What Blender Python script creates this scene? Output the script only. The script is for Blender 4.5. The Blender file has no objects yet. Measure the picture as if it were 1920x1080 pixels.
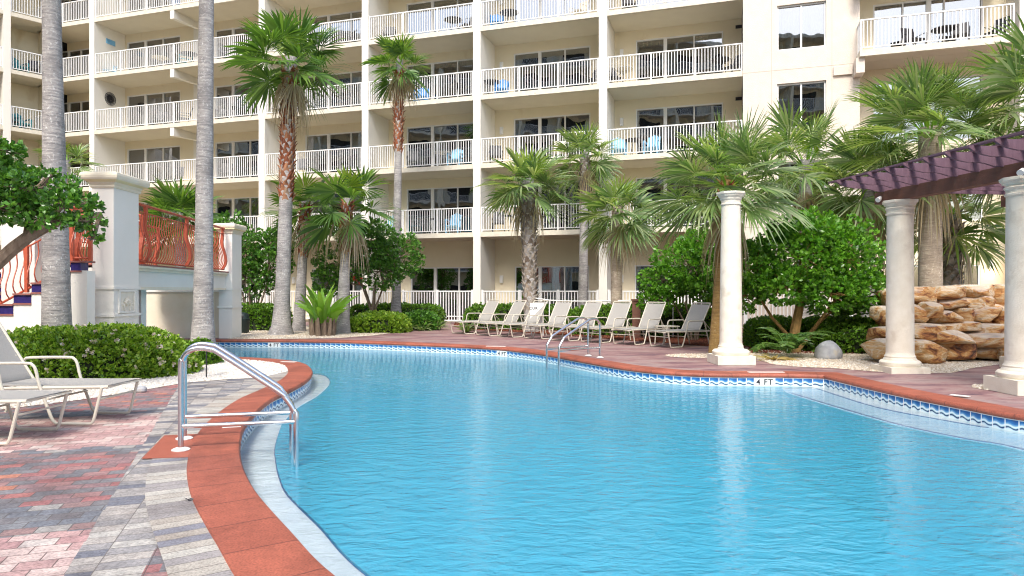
import bpy, math, random
import numpy as np
from mathutils import Vector
from mathutils.geometry import tessellate_polygon
random.seed(7); RNG = np.random.default_rng(7)
R = math.radians
S = bpy.context.scene
COL = S.collection

# ------------------------------------------------------------------ camera
CH, F, HY = 1.42, 1280.0, 545.0           # eye height, focal length in px of the 1920 px photo, horizon row
cd = bpy.data.cameras.new('camera'); cam = bpy.data.objects.new('camera', cd); COL.objects.link(cam)
cd.lens = 24; cd.sensor_width = 36; cd.shift_y = 5/1920
cd.clip_start = .05; cd.clip_end = 2000
cam.location = (0, 0, CH); cam.rotation_euler = (R(90), 0, 0)
S.camera = cam
# ------------------------------------------------------------------ sky, sun, exposure
SUN_EL, SUN_AZ = 50, 190                   # azimuth clockwise from +Y
w = bpy.data.worlds.new("World"); S.world = w; w.use_nodes = True
nt = w.node_tree; nt.nodes.clear()
wo = nt.nodes.new('ShaderNodeOutputWorld'); bg = nt.nodes.new('ShaderNodeBackground')
sk = nt.nodes.new('ShaderNodeTexSky'); sk.sky_type = 'NISHITA'; sk.sun_disc = False
sk.sun_elevation = R(SUN_EL); sk.sun_rotation = R(SUN_AZ); sk.air_density = 1.0; sk.dust_density = 3.0; sk.ozone_density = 1.0
nt.links.new(sk.outputs[0], bg.inputs[0]); nt.links.new(bg.outputs[0], wo.inputs[0]); bg.inputs[1].default_value = .15
sl = bpy.data.lights.new('sun', 'SUN'); sl.energy = 1.55; sl.angle = R(16); sl.color = (1, .96, .90)
so = bpy.data.objects.new('sun', sl); COL.objects.link(so)
az, el = R(SUN_AZ), R(SUN_EL)
sd = Vector((math.sin(az)*math.cos(el), math.cos(az)*math.cos(el), math.sin(el)))
so.rotation_euler = sd.to_track_quat('Z', 'Y').to_euler(); so.location = (0, -10, 40)
S.view_settings.view_transform = 'Standard'; S.view_settings.look = 'None'
S.view_settings.gamma = 1; S.view_settings.exposure = 1.14
S.render.engine = 'CYCLES'
S.cycles.pixel_filter_type='BLACKMAN_HARRIS'; S.cycles.filter_width = 1.1
S.cycles.max_bounces = 8; S.cycles.transparent_max_bounces = 16

# ------------------------------------------------------------------ helpers
def G(px, py, z=0.0):                      # photo pixel -> point on the level z
    d = F*(CH-z)/(py-HY); return ((px-960)/F*d, d)
def GX(px, d): return (px-960)/F*d
def GZ(py, d): return CH+(HY-py)*d/F

class MB:
    def __init__(s): s.v=[]; s.f=[]; s.m=[]; s.uv=[]
    def add(s, v, f, m=0):
        o=len(s.v); s.v += [tuple(p) for p in v]; s.f += [tuple(i+o for i in q) for q in f]; s.m += [m]*len(f)
    def box(s, x0,x1,y0,y1,z0,z1, m=0):
        s.add([(x0,y0,z0),(x1,y0,z0),(x1,y1,z0),(x0,y1,z0),(x0,y0,z1),(x1,y0,z1),(x1,y1,z1),(x0,y1,z1)],
              [(0,3,2,1),(4,5,6,7),(0,1,5,4),(1,2,6,5),(2,3,7,6),(3,0,4,7)], m)
    def hexa(s, b, t, m=0):                # bottom 4, top 4 points, ccw from above
        s.add(list(b)+list(t), [(3,2,1,0),(4,5,6,7),(0,1,5,4),(1,2,6,5),(2,3,7,6),(3,0,4,7)], m)
    def tube(s, pts, r, n=8, m=0, cap=True, flat=1.0):
        pts=[Vector(p) for p in pts]; k=len(pts)
        if not hasattr(r,'__len__'): r=[r]*k
        V=[]; up=Vector((0,0,1)); last=None
        for i,p in enumerate(pts):
            t=(pts[min(i+1,k-1)]-pts[max(i-1,0)]).normalized()
            if last is None:
                a=t.cross(up)
                if a.length<.05: a=t.cross(Vector((1,0,0)))
            else: a=last-t*last.dot(t)
            a.normalize(); last=a; b=t.cross(a)
            for j in range(n):
                th=2*math.pi*j/n; V.append(p+(a*math.cos(th)+b*math.sin(th)*flat)*r[i])
        Fc=[(i*n+j,i*n+(j+1)%n,(i+1)*n+(j+1)%n,(i+1)*n+j) for i in range(k-1) for j in range(n)]
        if cap: Fc += [tuple(range(n-1,-1,-1)), tuple((k-1)*n+j for j in range(n))]
        s.add(V,Fc,m)
    def lathe(s, prof, c=(0,0), n=32, m=0, jit=0):
        V=[]
        for (r,z) in prof:
            for j in range(n):
                th=2*math.pi*j/n; V.append((c[0]+r*math.cos(th),c[1]+r*math.sin(th),z))
        k=len(prof)
        Fc=[(i*n+j,i*n+(j+1)%n,(i+1)*n+(j+1)%n,(i+1)*n+j) for i in range(k-1) for j in range(n)]
        Fc += [tuple(range(n-1,-1,-1)), tuple((k-1)*n+j for j in range(n))]
        s.add(V,Fc,m)
    def build(s, name, mats, parent=None, smooth=False, loc=None):
        me=bpy.data.meshes.new(name); me.from_pydata(s.v,[],s.f)
        if not isinstance(mats,(list,tuple)): mats=[mats]
        for m in mats: me.materials.append(m)
        if len(mats)>1: me.polygons.foreach_set('material_index', s.m)
        if s.uv:
            uvl=me.uv_layers.new(name='UVMap'); flat=[]
            for q in s.f:
                for i in q: flat += list(s.uv[i])
            uvl.data.foreach_set('uv', flat)
        if smooth:
            me.polygons.foreach_set('use_smooth',[True]*len(me.polygons))
            try: me.set_sharp_from_angle(angle=R(40))
            except Exception: pass
        me.update()
        o=bpy.data.objects.new(name,me); COL.objects.link(o)
        if parent: o.parent=parent
        if loc: o.location=loc
        return o

def npmesh(name, V, faces, mats, parent=None, midx=None, smooth=False):
    """V (n,3); faces (k,c) array with constant corner count"""
    me=bpy.data.meshes.new(name); n,c=faces.shape
    me.vertices.add(len(V)); me.vertices.foreach_set('co', np.ascontiguousarray(V,dtype=np.float32).ravel())
    me.loops.add(n*c); me.loops.foreach_set('vertex_index', faces.astype(np.int32).ravel())
    me.polygons.add(n); me.polygons.foreach_set('loop_start', np.arange(0,n*c,c,dtype=np.int32))
    try: me.polygons.foreach_set('loop_total', np.full(n,c,dtype=np.int32))
    except Exception: pass
    if not isinstance(mats,(list,tuple)): mats=[mats]
    for m in mats: me.materials.append(m)
    if midx is not None: me.polygons.foreach_set('material_index', midx.astype(np.int32))
    if smooth: me.polygons.foreach_set('use_smooth', np.ones(n,dtype=bool))
    me.update(calc_edges=True); me.validate()
    o=bpy.data.objects.new(name,me); COL.objects.link(o)
    if parent: o.parent=parent
    return o

def empty(name, loc=(0,0,0), rz=0):
    o=bpy.data.objects.new(name,None); COL.objects.link(o); o.location=loc; o.rotation_euler=(0,0,rz); o.empty_display_size=.2; return o
def tag(o,label,cat,group=None,kind=None):
    o['label']=label; o['category']=cat
    if group: o['group']=group
    if kind: o['kind']=kind
    return o
def struct(o, label=None, cat=None):
    o['kind']='structure'
    if label: o['label']=label
    if cat: o['category']=cat
    return o
def copy_tree(o, parent=None):
    c=o.copy(); COL.objects.link(c)
    if parent: c.parent=parent
    for ch in list(o.children): copy_tree(ch,c)
    return c

# ------------------------------------------------------------------ materials
def mat(name):
    m=bpy.data.materials.new(name); m.use_nodes=True; t=m.node_tree; t.nodes.clear()
    o=t.nodes.new('ShaderNodeOutputMaterial'); return m,t,o
def N(t,k,**kw):
    n=t.nodes.new(k)
    for a,b in kw.items():
        if a.startswith('i_'): n.inputs[a[2:].replace('_',' ')].default_value=b
        else: setattr(n,a,b)
    return n
def ramp(t, stops, interp='LINEAR'):
    n=t.nodes.new('ShaderNodeValToRGB'); cr=n.color_ramp; cr.interpolation=interp
    while len(cr.elements)<len(stops): cr.elements.new(.5)
    for e,(p,c) in zip(cr.elements,stops): e.position=p; e.color=(*c,1)
    return n
def c3(c): return (*c,1)
def mixc(t, fac, a, b, mode='MIX'):
    n=t.nodes.new('ShaderNodeMix'); n.data_type='RGBA'; n.blend_type=mode
    for sock,val in ((n.inputs[0],fac),(n.inputs[6],a),(n.inputs[7],b)):
        if hasattr(val,'is_linked') or isinstance(val,bpy.types.NodeSocket): t.links.new(val,sock)
        else: sock.default_value = val if not isinstance(val,tuple) else c3(val)
    return n.outputs[2]
def math_(t, op, a, b=0.0, c=0.0):
    n=t.nodes.new('ShaderNodeMath'); n.operation=op
    for s_,v in zip(n.inputs,(a,b,c)):
        if isinstance(v,bpy.types.NodeSocket): t.links.new(v,s_)
        else: s_.default_value=v
    return n.outputs[0]
def stuff_mat(name, col, col2=None, rough=.8, scale=6, bump=.0, bscale=60, metallic=0, spec=.4, stretch=(1,1,1), dirt=None):
    """painted / stone / metal surface with slight colour wandering and relief"""
    m,t,o=mat(name); p=N(t,'ShaderNodeBsdfPrincipled'); p.inputs['Roughness'].default_value=rough
    p.inputs['Metallic'].default_value=metallic; p.inputs['Specular IOR Level'].default_value=spec
    tc=N(t,'ShaderNodeTexCoord'); mp=N(t,'ShaderNodeMapping'); mp.inputs['Scale'].default_value=stretch
    t.links.new(tc.outputs['Object'],mp.inputs[0])
    n1=N(t,'ShaderNodeTexNoise'); n1.inputs['Scale'].default_value=scale; n1.inputs['Detail'].default_value=6; n1.inputs['Roughness'].default_value=.6
    t.links.new(mp.outputs[0],n1.inputs[0])
    col2 = col2 or tuple(c*.85 for c in col)
    rp=ramp(t,[(.3,col2),(.7,col)]); t.links.new(n1.outputs[0],rp.inputs[0]); c=rp.outputs[0]
    if dirt:
        n3=N(t,'ShaderNodeTexNoise'); n3.inputs['Scale'].default_value=dirt[1]; n3.inputs['Detail'].default_value=8; t.links.new(mp.outputs[0],n3.inputs[0])
        r3=ramp(t,[(dirt[2],(0,0,0)),(dirt[2]+.12,(1,1,1))]); t.links.new(n3.outputs[0],r3.inputs[0])
        c=mixc(t,r3.outputs[0],c,dirt[0])
    t.links.new(c,p.inputs['Base Color'])
    if bump:
        n2=N(t,'ShaderNodeTexNoise'); n2.inputs['Scale'].default_value=bscale; n2.inputs['Detail'].default_value=4; t.links.new(mp.outputs[0],n2.inputs[0])
        b=N(t,'ShaderNodeBump'); b.inputs['Strength'].default_value=bump; b.inputs['Distance'].default_value=.01
        t.links.new(n2.outputs[0],b.inputs['Height']); t.links.new(b.outputs[0],p.inputs['Normal'])
    t.links.new(p.outputs[0],o.inputs[0]); return m
def leaf_mat(name, cols, trans=.3, rough=.4, spec=.5):
    m,t,o=mat(name); g=N(t,'ShaderNodeNewGeometry')
    k=len(cols); rp=ramp(t,[(i/(k-1),c) for i,c in enumerate(cols)]); t.links.new(g.outputs['Random Per Island'],rp.inputs[0])
    p=N(t,'ShaderNodeBsdfPrincipled'); p.inputs['Roughness'].default_value=rough; p.inputs['Specular IOR Level'].default_value=spec
    t.links.new(rp.outputs[0],p.inputs['Base Color'])
    tr=N(t,'ShaderNodeBsdfTranslucent'); c2=mixc(t,1.0,rp.outputs[0],(1.0,1.0,.45),'MULTIPLY'); 
    t.links.new(mixc(t,1.0,c2,(1.6,1.6,1.2),'MULTIPLY'),tr.inputs[0])
    mx=N(t,'ShaderNodeMixShader'); mx.inputs[0].default_value=trans
    t.links.new(p.outputs[0],mx.inputs[1]); t.links.new(tr.outputs[0],mx.inputs[2]); t.links.new(mx.outputs[0],o.inputs[0]); return m

M={}
M['stucco']=stuff_mat('cream stucco',(.80,.72,.54),(.76,.68,.50),.9,1.3,.5,45,dirt=((.66,.55,.36),1.1,.62),stretch=(1,1,.5))
M['soffit']=stuff_mat('soffit paint',(.70,.64,.50),(.65,.59,.46),.9,1.2,.3,40)
M['fin']=stuff_mat('pale fin stucco',(.80,.77,.69),(.76,.73,.65),.9,1.5,.4,45,dirt=((.68,.64,.55),1.6,.64),stretch=(1,1,.35))
M['tower']=stuff_mat('pale pink-grey stucco',(.72,.64,.55),(.66,.58,.49),.9,3,.8,30)
M['slabedge']=stuff_mat('slab edge paint',(.74,.69,.57),(.62,.57,.46),.85,5,.3,60,dirt=((.42,.37,.28),3,.66))
M['white']=stuff_mat('white paint',(.80,.80,.78),(.76,.76,.74),.5,4)
M['whitewall']=stuff_mat('white wall paint',(.82,.79,.72),(.78,.75,.68),.85,1.5,.35,50,dirt=((.62,.60,.54),2.0,.68))
M['creamcap']=stuff_mat('cream cap',(.80,.74,.60),(.74,.66,.50),.8,3,.2,50)
M['capband']=stuff_mat('yellow moulding',(.80,.70,.42),(.72,.62,.36),.8,3,.2,50)
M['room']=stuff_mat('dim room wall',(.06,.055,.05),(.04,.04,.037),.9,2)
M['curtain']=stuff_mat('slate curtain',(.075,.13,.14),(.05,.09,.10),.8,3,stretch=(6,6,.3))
M['joint']=stuff_mat('joint',(.48,.42,.35),(.44,.38,.31),.9,5)
M['rustred']=stuff_mat('terracotta red enamel',(.56,.125,.065),(.46,.095,.05),.45,6,.1,40)
M['tread']=stuff_mat('brick red tile edge',(.34,.13,.10),(.24,.09,.08),.6,9,.2,60)
M['colstone']=stuff_mat('cast limestone',(.80,.75,.64),(.70,.64,.52),.85,5,.5,70,dirt=((.62,.55,.44),3.5,.60))
M['steel']=stuff_mat('brushed steel',(.75,.76,.78),(.66,.67,.7),.22,12,metallic=1)
M['escut']=stuff_mat('white plastic',(.82,.80,.76),(.76,.74,.70),.4,6)
M['frame']=stuff_mat('beige powder coat',(.62,.575,.475),(.57,.53,.44),.45,6)
M['sling']=stuff_mat('grey sling mesh',(.37,.355,.325),(.33,.315,.29),.8,60,.4,300)
M['dark']=stuff_mat('dark metal',(.03,.03,.035),(.02,.02,.025),.5,6)
M['bin']=stuff_mat('dark green plastic',(.018,.032,.03),(.012,.022,.02),.5,6)
M['blue']=stuff_mat('blue plastic',(.03,.25,.62),(.025,.2,.52),.5,6)
M['paleblue']=stuff_mat('pale blue plastic',(.22,.50,.72),(.2,.45,.66),.5,6)
M['teal']=stuff_mat('teal plastic',(.04,.30,.36),(.03,.26,.31),.5,6)
M['brownwood']=stuff_mat('brown painted beam',(.185,.085,.058),(.14,.065,.045),.7,4,.4,30,stretch=(1,1,6))
M['purplewood']=stuff_mat('faded purple brown board',(.165,.095,.125),(.115,.065,.09),.75,4,.4,30,stretch=(6,1,1))
M['smooth_trunk']=None
M['mulch']=stuff_mat('red brown mulch',(.13,.045,.03),(.05,.02,.014),.95,30,1.0,60)
M['bark']=stuff_mat('grey brown bark',(.26,.20,.145),(.14,.10,.07),.9,14,1.0,40,stretch=(1,1,.35))
M['ochrebark']=stuff_mat('ochre mossy bark',(.34,.20,.07),(.16,.11,.035),.9,16,1.0,40,stretch=(1,1,.6))
M['boot']=leaf_mat('palm boot grey',[(.30,.26,.21),(.16,.12,.09),(.40,.36,.31),(.22,.16,.11)],.0,.8,.2)
M['bootred']=leaf_mat('palm boot rust',[(.30,.10,.045),(.16,.055,.03),(.38,.17,.085),(.30,.22,.15)],.0,.75,.2)
M['palm']=leaf_mat('fan palm green',[(.055,.13,.035),(.10,.21,.045),(.17,.29,.07),(.04,.10,.035)],.4,.38)
M['palmgrey']=leaf_mat('sabal palm grey green',[(.085,.16,.06),(.15,.26,.085),(.25,.36,.14),(.35,.41,.25),(.07,.13,.055)],.4,.40)
M['palmdead']=leaf_mat('dry palm frond',[(.42,.34,.22),(.30,.23,.14),(.52,.45,.33),(.36,.32,.24)],.2,.7,.2)
M['palmyoung']=leaf_mat('young palm spear',[(.24,.36,.05),(.32,.42,.07)],.35,.4)
M['leafb']=leaf_mat('bright broad leaf',[(.06,.18,.018),(.11,.30,.025),(.20,.42,.045),(.04,.12,.018)],.35,.3,.6)
M['leafd']=leaf_mat('deep broad leaf',[(.04,.13,.02),(.08,.22,.03),(.15,.34,.045),(.03,.09,.016)],.25,.3,.6)
M['hedge']=leaf_mat('hedge leaf',[(.05,.13,.015),(.11,.25,.022),(.20,.36,.04),(.035,.09,.014)],.3,.38)
M['hedgeyel']=leaf_mat('yellow green hedge leaf',[(.09,.19,.015),(.20,.36,.03),(.34,.48,.06),(.055,.13,.014)],.3,.38)
M['core']=stuff_mat('dark hedge core',(.022,.035,.012),(.015,.02,.01),.95,20,1.0,30)  # dark tone of the solid core added inside the hedges
M['blossom']=leaf_mat('pale blossom',[(.72,.66,.60),(.55,.45,.40),(.8,.76,.7)],.2,.7)
M['banana']=leaf_mat('light green blade',[(.16,.34,.04),(.24,.45,.06),(.12,.27,.035)],.35,.35)
M['yellowtip']=leaf_mat('yellow straw',[(.45,.36,.12),(.35,.25,.09)],.2,.6)
M['redflower']=leaf_mat('red flower',[(.7,.06,.03),(.6,.10,.05)],.2,.6)
def trunk_mat(name, a, b, c):
    m,t,o=mat(name); p=N(t,'ShaderNodeBsdfPrincipled'); p.inputs['Roughness'].default_value=.9
    tc=N(t,'ShaderNodeTexCoord'); mp=N(t,'ShaderNodeMapping'); mp.inputs['Scale'].default_value=(1,1,9); t.links.new(tc.outputs['Object'],mp.inputs[0])
    n1=N(t,'ShaderNodeTexNoise'); n1.inputs['Scale'].default_value=4; n1.inputs['Detail'].default_value=8; n1.inputs['Roughness'].default_value=.7; t.links.new(mp.outputs[0],n1.inputs[0])
    n2=N(t,'ShaderNodeTexNoise'); n2.inputs['Scale'].default_value=22; n2.inputs['Detail'].default_value=5; n2.inputs['Roughness'].default_value=.75; t.links.new(tc.outputs['Object'],n2.inputs[0])
    n3=N(t,'ShaderNodeTexNoise'); n3.inputs['Scale'].default_value=2.2; n3.inputs['Detail'].default_value=4; t.links.new(tc.outputs['Object'],n3.inputs[0])
    rp=ramp(t,[(.32,b),(.62,a)]); t.links.new(n1.outputs[0],rp.inputs[0])
    r2=ramp(t,[(.55,(0,0,0)),(.68,(1,1,1))]); t.links.new(n2.outputs[0],r2.inputs[0])
    cc=mixc(t,r2.outputs[0],rp.outputs[0],c)
    r3=ramp(t,[(.45,(0,0,0)),(.7,(.6,.6,.6))]); t.links.new(n3.outputs[0],r3.inputs[0])
    cc=mixc(t,r3.outputs[0],cc,tuple(x*.62 for x in b))
    t.links.new(cc,p.inputs['Base Color'])
    ad=math_(t,'ADD',n1.outputs[0],math_(t,'MULTIPLY',n2.outputs[0],.6))
    bp=N(t,'ShaderNodeBump'); bp.inputs['Strength'].default_value=.9; bp.inputs['Distance'].default_value=.02; t.links.new(ad,bp.inputs['Height']); t.links.new(bp.outputs[0],p.inputs['Normal'])
    t.links.new(p.outputs[0],o.inputs[0]); return m
M['trunkgrey']=trunk_mat('smooth grey palm trunk',(.47,.44,.41),(.19,.18,.18),(.74,.72,.69))
M['trunkwarm']=trunk_mat('warm grey palm trunk',(.50,.42,.32),(.26,.20,.15),(.68,.60,.50))
M['trunkochre']=trunk_mat('ochre palm trunk',(.40,.25,.08),(.20,.12,.04),(.50,.38,.20))

def glass_mat(name, refl=.30, tint=(.5,.56,.56)):
    m,t,o=mat(name); g=N(t,'ShaderNodeBsdfGlossy'); g.inputs['Roughness'].default_value=.01; g.inputs[0].default_value=(.92,.92,.92,1)
    tr=N(t,'ShaderNodeBsdfTransparent'); tr.inputs[0].default_value=c3(tint)
    fr=N(t,'ShaderNodeFresnel'); fr.inputs[0].default_value=1.5
    tc=N(t,'ShaderNodeTexCoord'); n=N(t,'ShaderNodeTexNoise'); n.inputs['Scale'].default_value=.7; t.links.new(tc.outputs['Object'],n.inputs[0])
    b=N(t,'ShaderNodeBump'); b.inputs['Strength'].default_value=.12; b.inputs['Distance'].default_value=.05; t.links.new(n.outputs[0],b.inputs['Height']); t.links.new(b.outputs[0],g.inputs['Normal'])
    f=math_(t,'MAXIMUM',fr.outputs[0],refl); mx=N(t,'ShaderNodeMixShader'); t.links.new(f,mx.inputs[0])
    t.links.new(tr.outputs[0],mx.inputs[1]); t.links.new(g.outputs[0],mx.inputs[2]); t.links.new(mx.outputs[0],o.inputs[0]); return m
M['glass']=glass_mat('window glass')

# pavers: procedural brick fields laid 18 degrees off the camera axis
def paver_mat():
    m,t,o=mat('coloured pavers'); p=N(t,'ShaderNodeBsdfPrincipled'); p.inputs['Roughness'].default_value=.75
    tc=N(t,'ShaderNodeTexCoord'); mp=N(t,'ShaderNodeMapping'); mp.inputs['Rotation'].default_value=(0,0,R(-18)); t.links.new(tc.outputs['Object'],mp.inputs[0])
    sep=N(t,'ShaderNodeSeparateXYZ'); t.links.new(mp.outputs[0],sep.inputs[0]); s_,t_=sep.outputs[0],sep.outputs[1]
    sn=N(t,'ShaderNodeVectorMath'); sn.operation='SNAP'; sn.inputs[1].default_value=(.18,.12,1); t.links.new(mp.outputs[0],sn.inputs[0]); wn=N(t,'ShaderNodeTexWhiteNoise'); t.links.new(sn.outputs[0],wn.inputs[0]); t_=math_(t,'ADD',t_,math_(t,'MULTIPLY',math_(t,'SUBTRACT',wn.outputs[0],.5),.16))
    br=N(t,'ShaderNodeTexBrick'); br.offset=.5; br.inputs['Color1'].default_value=(0,0,0,1); br.inputs['Color2'].default_value=(1,1,1,1); br.inputs['Mortar'].default_value=(.5,.5,.5,1)
    br.inputs['Scale'].default_value=1; br.inputs['Brick Width'].default_value=.18; br.inputs['Row Height'].default_value=.12; br.inputs['Mortar Size'].default_value=.004; br.inputs['Mortar Smooth'].default_value=.3; br.inputs['Bias'].default_value=0
    t.links.new(mp.outputs[0],br.inputs[0])
    # stripes: joints run along t, small blocks stacked up the strip
    mp2=N(t,'ShaderNodeMapping'); mp2.inputs['Location'].default_value=(.95,.03,0); t.links.new(mp.outputs[0],mp2.inputs[0])
    b2=N(t,'ShaderNodeTexBrick'); b2.offset=0; b2.inputs['Color1'].default_value=(0,0,0,1); b2.inputs['Color2'].default_value=(1,1,1,1); b2.inputs['Mortar'].default_value=(.5,.5,.5,1)
    b2.inputs['Scale'].default_value=1; b2.inputs['Brick Width'].default_value=.25; b2.inputs['Row Height'].default_value=.105; b2.inputs['Mortar Size'].default_value=.003; b2.inputs['Mortar Smooth'].default_value=.3
    t.links.new(mp2.outputs[0],b2.inputs[0])
    red=ramp(t,[(0,(.31,.135,.13)),(.2,(.225,.15,.15)),(.36,(.28,.175,.175)),(.5,(.17,.165,.175)),(.66,(.32,.185,.175)),(.78,(.20,.19,.195)),(.9,(.36,.15,.135)),(.97,(.42,.18,.12))],'CONSTANT')
    grey=ramp(t,[(0,(.17,.18,.20)),(.3,(.20,.205,.215)),(.55,(.17,.16,.165)),(.75,(.33,.315,.29)),(.88,(.26,.17,.16))],'CONSTANT')
    pink=ramp(t,[(0,(.45,.29,.27)),(.25,(.54,.42,.38)),(.5,(.40,.24,.23)),(.7,(.50,.36,.33)),(.88,(.50,.44,.40))],'CONSTANT')
    cream=ramp(t,[(0,(.38,.35,.315)),(.25,(.27,.26,.255)),(.45,(.43,.41,.37)),(.62,(.155,.16,.185)),(.76,(.31,.29,.27)),(.88,(.20,.20,.215))],'CONSTANT')
    for r_ in (red,grey,pink): t.links.new(br.outputs[0],r_.inputs[0])
    t.links.new(b2.outputs[0],cream.inputs[0])
    def gt(x,v): return math_(t,'GREATER_THAN',x,v)
    c=mixc(t,gt(t_,4.665),pink.outputs[0],grey.outputs[0])
    c=mixc(t,gt(t_,5.245),c,red.outputs[0]); c=mixc(t,gt(t_,6.86),c,grey.outputs[0])
    c=mixc(t,gt(t_,7.12),c,pink.outputs[0]); c=mixc(t,gt(t_,8.9),c,grey.outputs[0]); c=mixc(t,gt(t_,9.3),c,red.outputs[0])
    line=gt(math_(t,'ADD',s_,math_(t,'MULTIPLY',t_,.07)),-.80)
    cs=mixc(t,line,c,cream.outputs[0])
    fr=math_(t,'MULTIPLY',gt(s_,-.71),math_(t,'LESS_THAN',t_,4.6)); cs=mixc(t,fr,cs,red.outputs[0])
    mort=N(t,'ShaderNodeMix'); mort.data_type='FLOAT'; t.links.new(line,mort.inputs[0]); t.links.new(br.outputs[1],mort.inputs[2]); t.links.new(b2.outputs[1],mort.inputs[3])
    ns=N(t,'ShaderNodeTexNoise'); ns.inputs['Scale'].default_value=9; ns.inputs['Detail'].default_value=9; ns.inputs['Roughness'].default_value=.8; t.links.new(tc.outputs['Object'],ns.inputs[0])
    rn=ramp(t,[(.3,(.68,.68,.70)),(.5,(1.0,1.0,1.0)),(.72,(1.35,1.32,1.30))]); t.links.new(ns.outputs[0],rn.inputs[0])

    n6=N(t,'ShaderNodeTexNoise'); n6.inputs['Scale'].default_value=75; n6.inputs['Detail'].default_value=3; t.links.new(tc.outputs['Object'],n6.inputs[0])
    r6=ramp(t,[(.33,(.70,.68,.67)),(.5,(1,1,1)),(.7,(1.22,1.2,1.18))]); t.links.new(n6.outputs[0],r6.inputs[0])
    n7=N(t,'ShaderNodeTexNoise'); n7.inputs['Scale'].default_value=1.7; n7.inputs['Detail'].default_value=7; n7.inputs['Roughness'].default_value=.65; t.links.new(tc.outputs['Object'],n7.inputs[0])
    r7=ramp(t,[(.36,(.74,.71,.70)),(.5,(1,1,1)),(.66,(1.10,1.09,1.08))]); t.links.new(n7.outputs[0],r7.inputs[0])
    cs=mixc(t,1.0,cs,rn.outputs[0],'MULTIPLY'); cs=mixc(t,1.0,cs,r6.outputs[0],'MULTIPLY'); cs=mixc(t,1.0,cs,r7.outputs[0],'MULTIPLY')
    cs=mixc(t,math_(t,'MULTIPLY',mort.outputs[0],.8),cs,(.09,.07,.06))
    t.links.new(cs,p.inputs['Base Color'])
    h=math_(t,'SUBTRACT',math_(t,'MULTIPLY',ns.outputs[0],.3),mort.outputs[0]); b=N(t,'ShaderNodeBump'); b.inputs['Strength'].default_value=.5; b.inputs['Distance'].default_value=.006; t.links.new(h,b.inputs['Height']); t.links.new(b.outputs[0],p.inputs['Normal'])
    t.links.new(p.outputs[0],o.inputs[0]); return m
M['paver']=paver_mat()
def uvbrick_mat(name, wd, ht, stops, mortar, rough=.7, msize=.004, bump=.5):
    m,t,o=mat(name); p=N(t,'ShaderNodeBsdfPrincipled'); p.inputs['Roughness'].default_value=rough
    uv=N(t,'ShaderNodeUVMap'); br=N(t,'ShaderNodeTexBrick'); br.offset=0; br.inputs['Color1'].default_value=(0,0,0,1); br.inputs['Color2'].default_value=(1,1,1,1)
    br.inputs['Scale'].default_value=1; br.inputs['Brick Width'].default_value=wd; br.inputs['Row Height'].default_value=ht; br.inputs['Mortar Size'].default_value=msize; br.inputs['Mortar Smooth'].default_value=.2
    t.links.new(uv.outputs[0],br.inputs[0]); rp=ramp(t,stops,'CONSTANT' if len(stops)>2 else 'LINEAR'); t.links.new(br.outputs[0],rp.inputs[0])
    tc=N(t,'ShaderNodeTexCoord'); ns=N(t,'ShaderNodeTexNoise'); ns.inputs['Scale'].default_value=7; ns.inputs['Detail'].default_value=9; ns.inputs['Roughness'].default_value=.75; t.links.new(tc.outputs['Object'],ns.inputs[0])
    rn=ramp(t,[(.3,(.78,.78,.78)),(.7,(1.18,1.17,1.16))]); t.links.new(ns.outputs[0],rn.inputs[0])

    n6=N(t,'ShaderNodeTexNoise'); n6.inputs['Scale'].default_value=75; n6.inputs['Detail'].default_value=3; t.links.new(tc.outputs['Object'],n6.inputs[0])
    r6=ramp(t,[(.33,(.70,.68,.67)),(.5,(1,1,1)),(.7,(1.22,1.2,1.18))]); t.links.new(n6.outputs[0],r6.inputs[0])
    n7=N(t,'ShaderNodeTexNoise'); n7.inputs['Scale'].default_value=1.7; n7.inputs['Detail'].default_value=7; n7.inputs['Roughness'].default_value=.65; t.links.new(tc.outputs['Object'],n7.inputs[0])
    r7=ramp(t,[(.36,(.74,.71,.70)),(.5,(1,1,1)),(.66,(1.10,1.09,1.08))]); t.links.new(n7.outputs[0],r7.inputs[0])
    c=mixc(t,1.0,rp.outputs[0],rn.outputs[0],'MULTIPLY'); c=mixc(t,1.0,c,r6.outputs[0],'MULTIPLY'); c=mixc(t,1.0,c,r7.outputs[0],'MULTIPLY'); c=mixc(t,math_(t,'MULTIPLY',br.outputs[1],.8),c,mortar); t.links.new(c,p.inputs['Base Color'])
    h=math_(t,'SUBTRACT',math_(t,'MULTIPLY',ns.outputs[0],.2),br.outputs[1]); b=N(t,'ShaderNodeBump'); b.inputs['Strength'].default_value=bump; b.inputs['Distance'].default_value=.006; t.links.new(h,b.inputs['Height']); t.links.new(b.outputs[0],p.inputs['Normal'])
    t.links.new(p.outputs[0],o.inputs[0]); return m
M['border']=uvbrick_mat('cream grey border pavers',.105,.9,[(0,(.42,.385,.33)),(.25,(.30,.28,.27)),(.5,(.45,.43,.38)),(.72,(.37,.33,.28)),(.90,(.22,.22,.25))],(.13,.11,.10))
M['coping']=uvbrick_mat('terracotta coping',.47,9,[(0,(.38,.108,.064)),(1,(.315,.088,.053))],(.13,.04,.03),.6,.0055,.9)
M['pad']=stuff_mat('terracotta pad',(.38,.108,.064),(.315,.088,.053),.55,5,.3,60)
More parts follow.
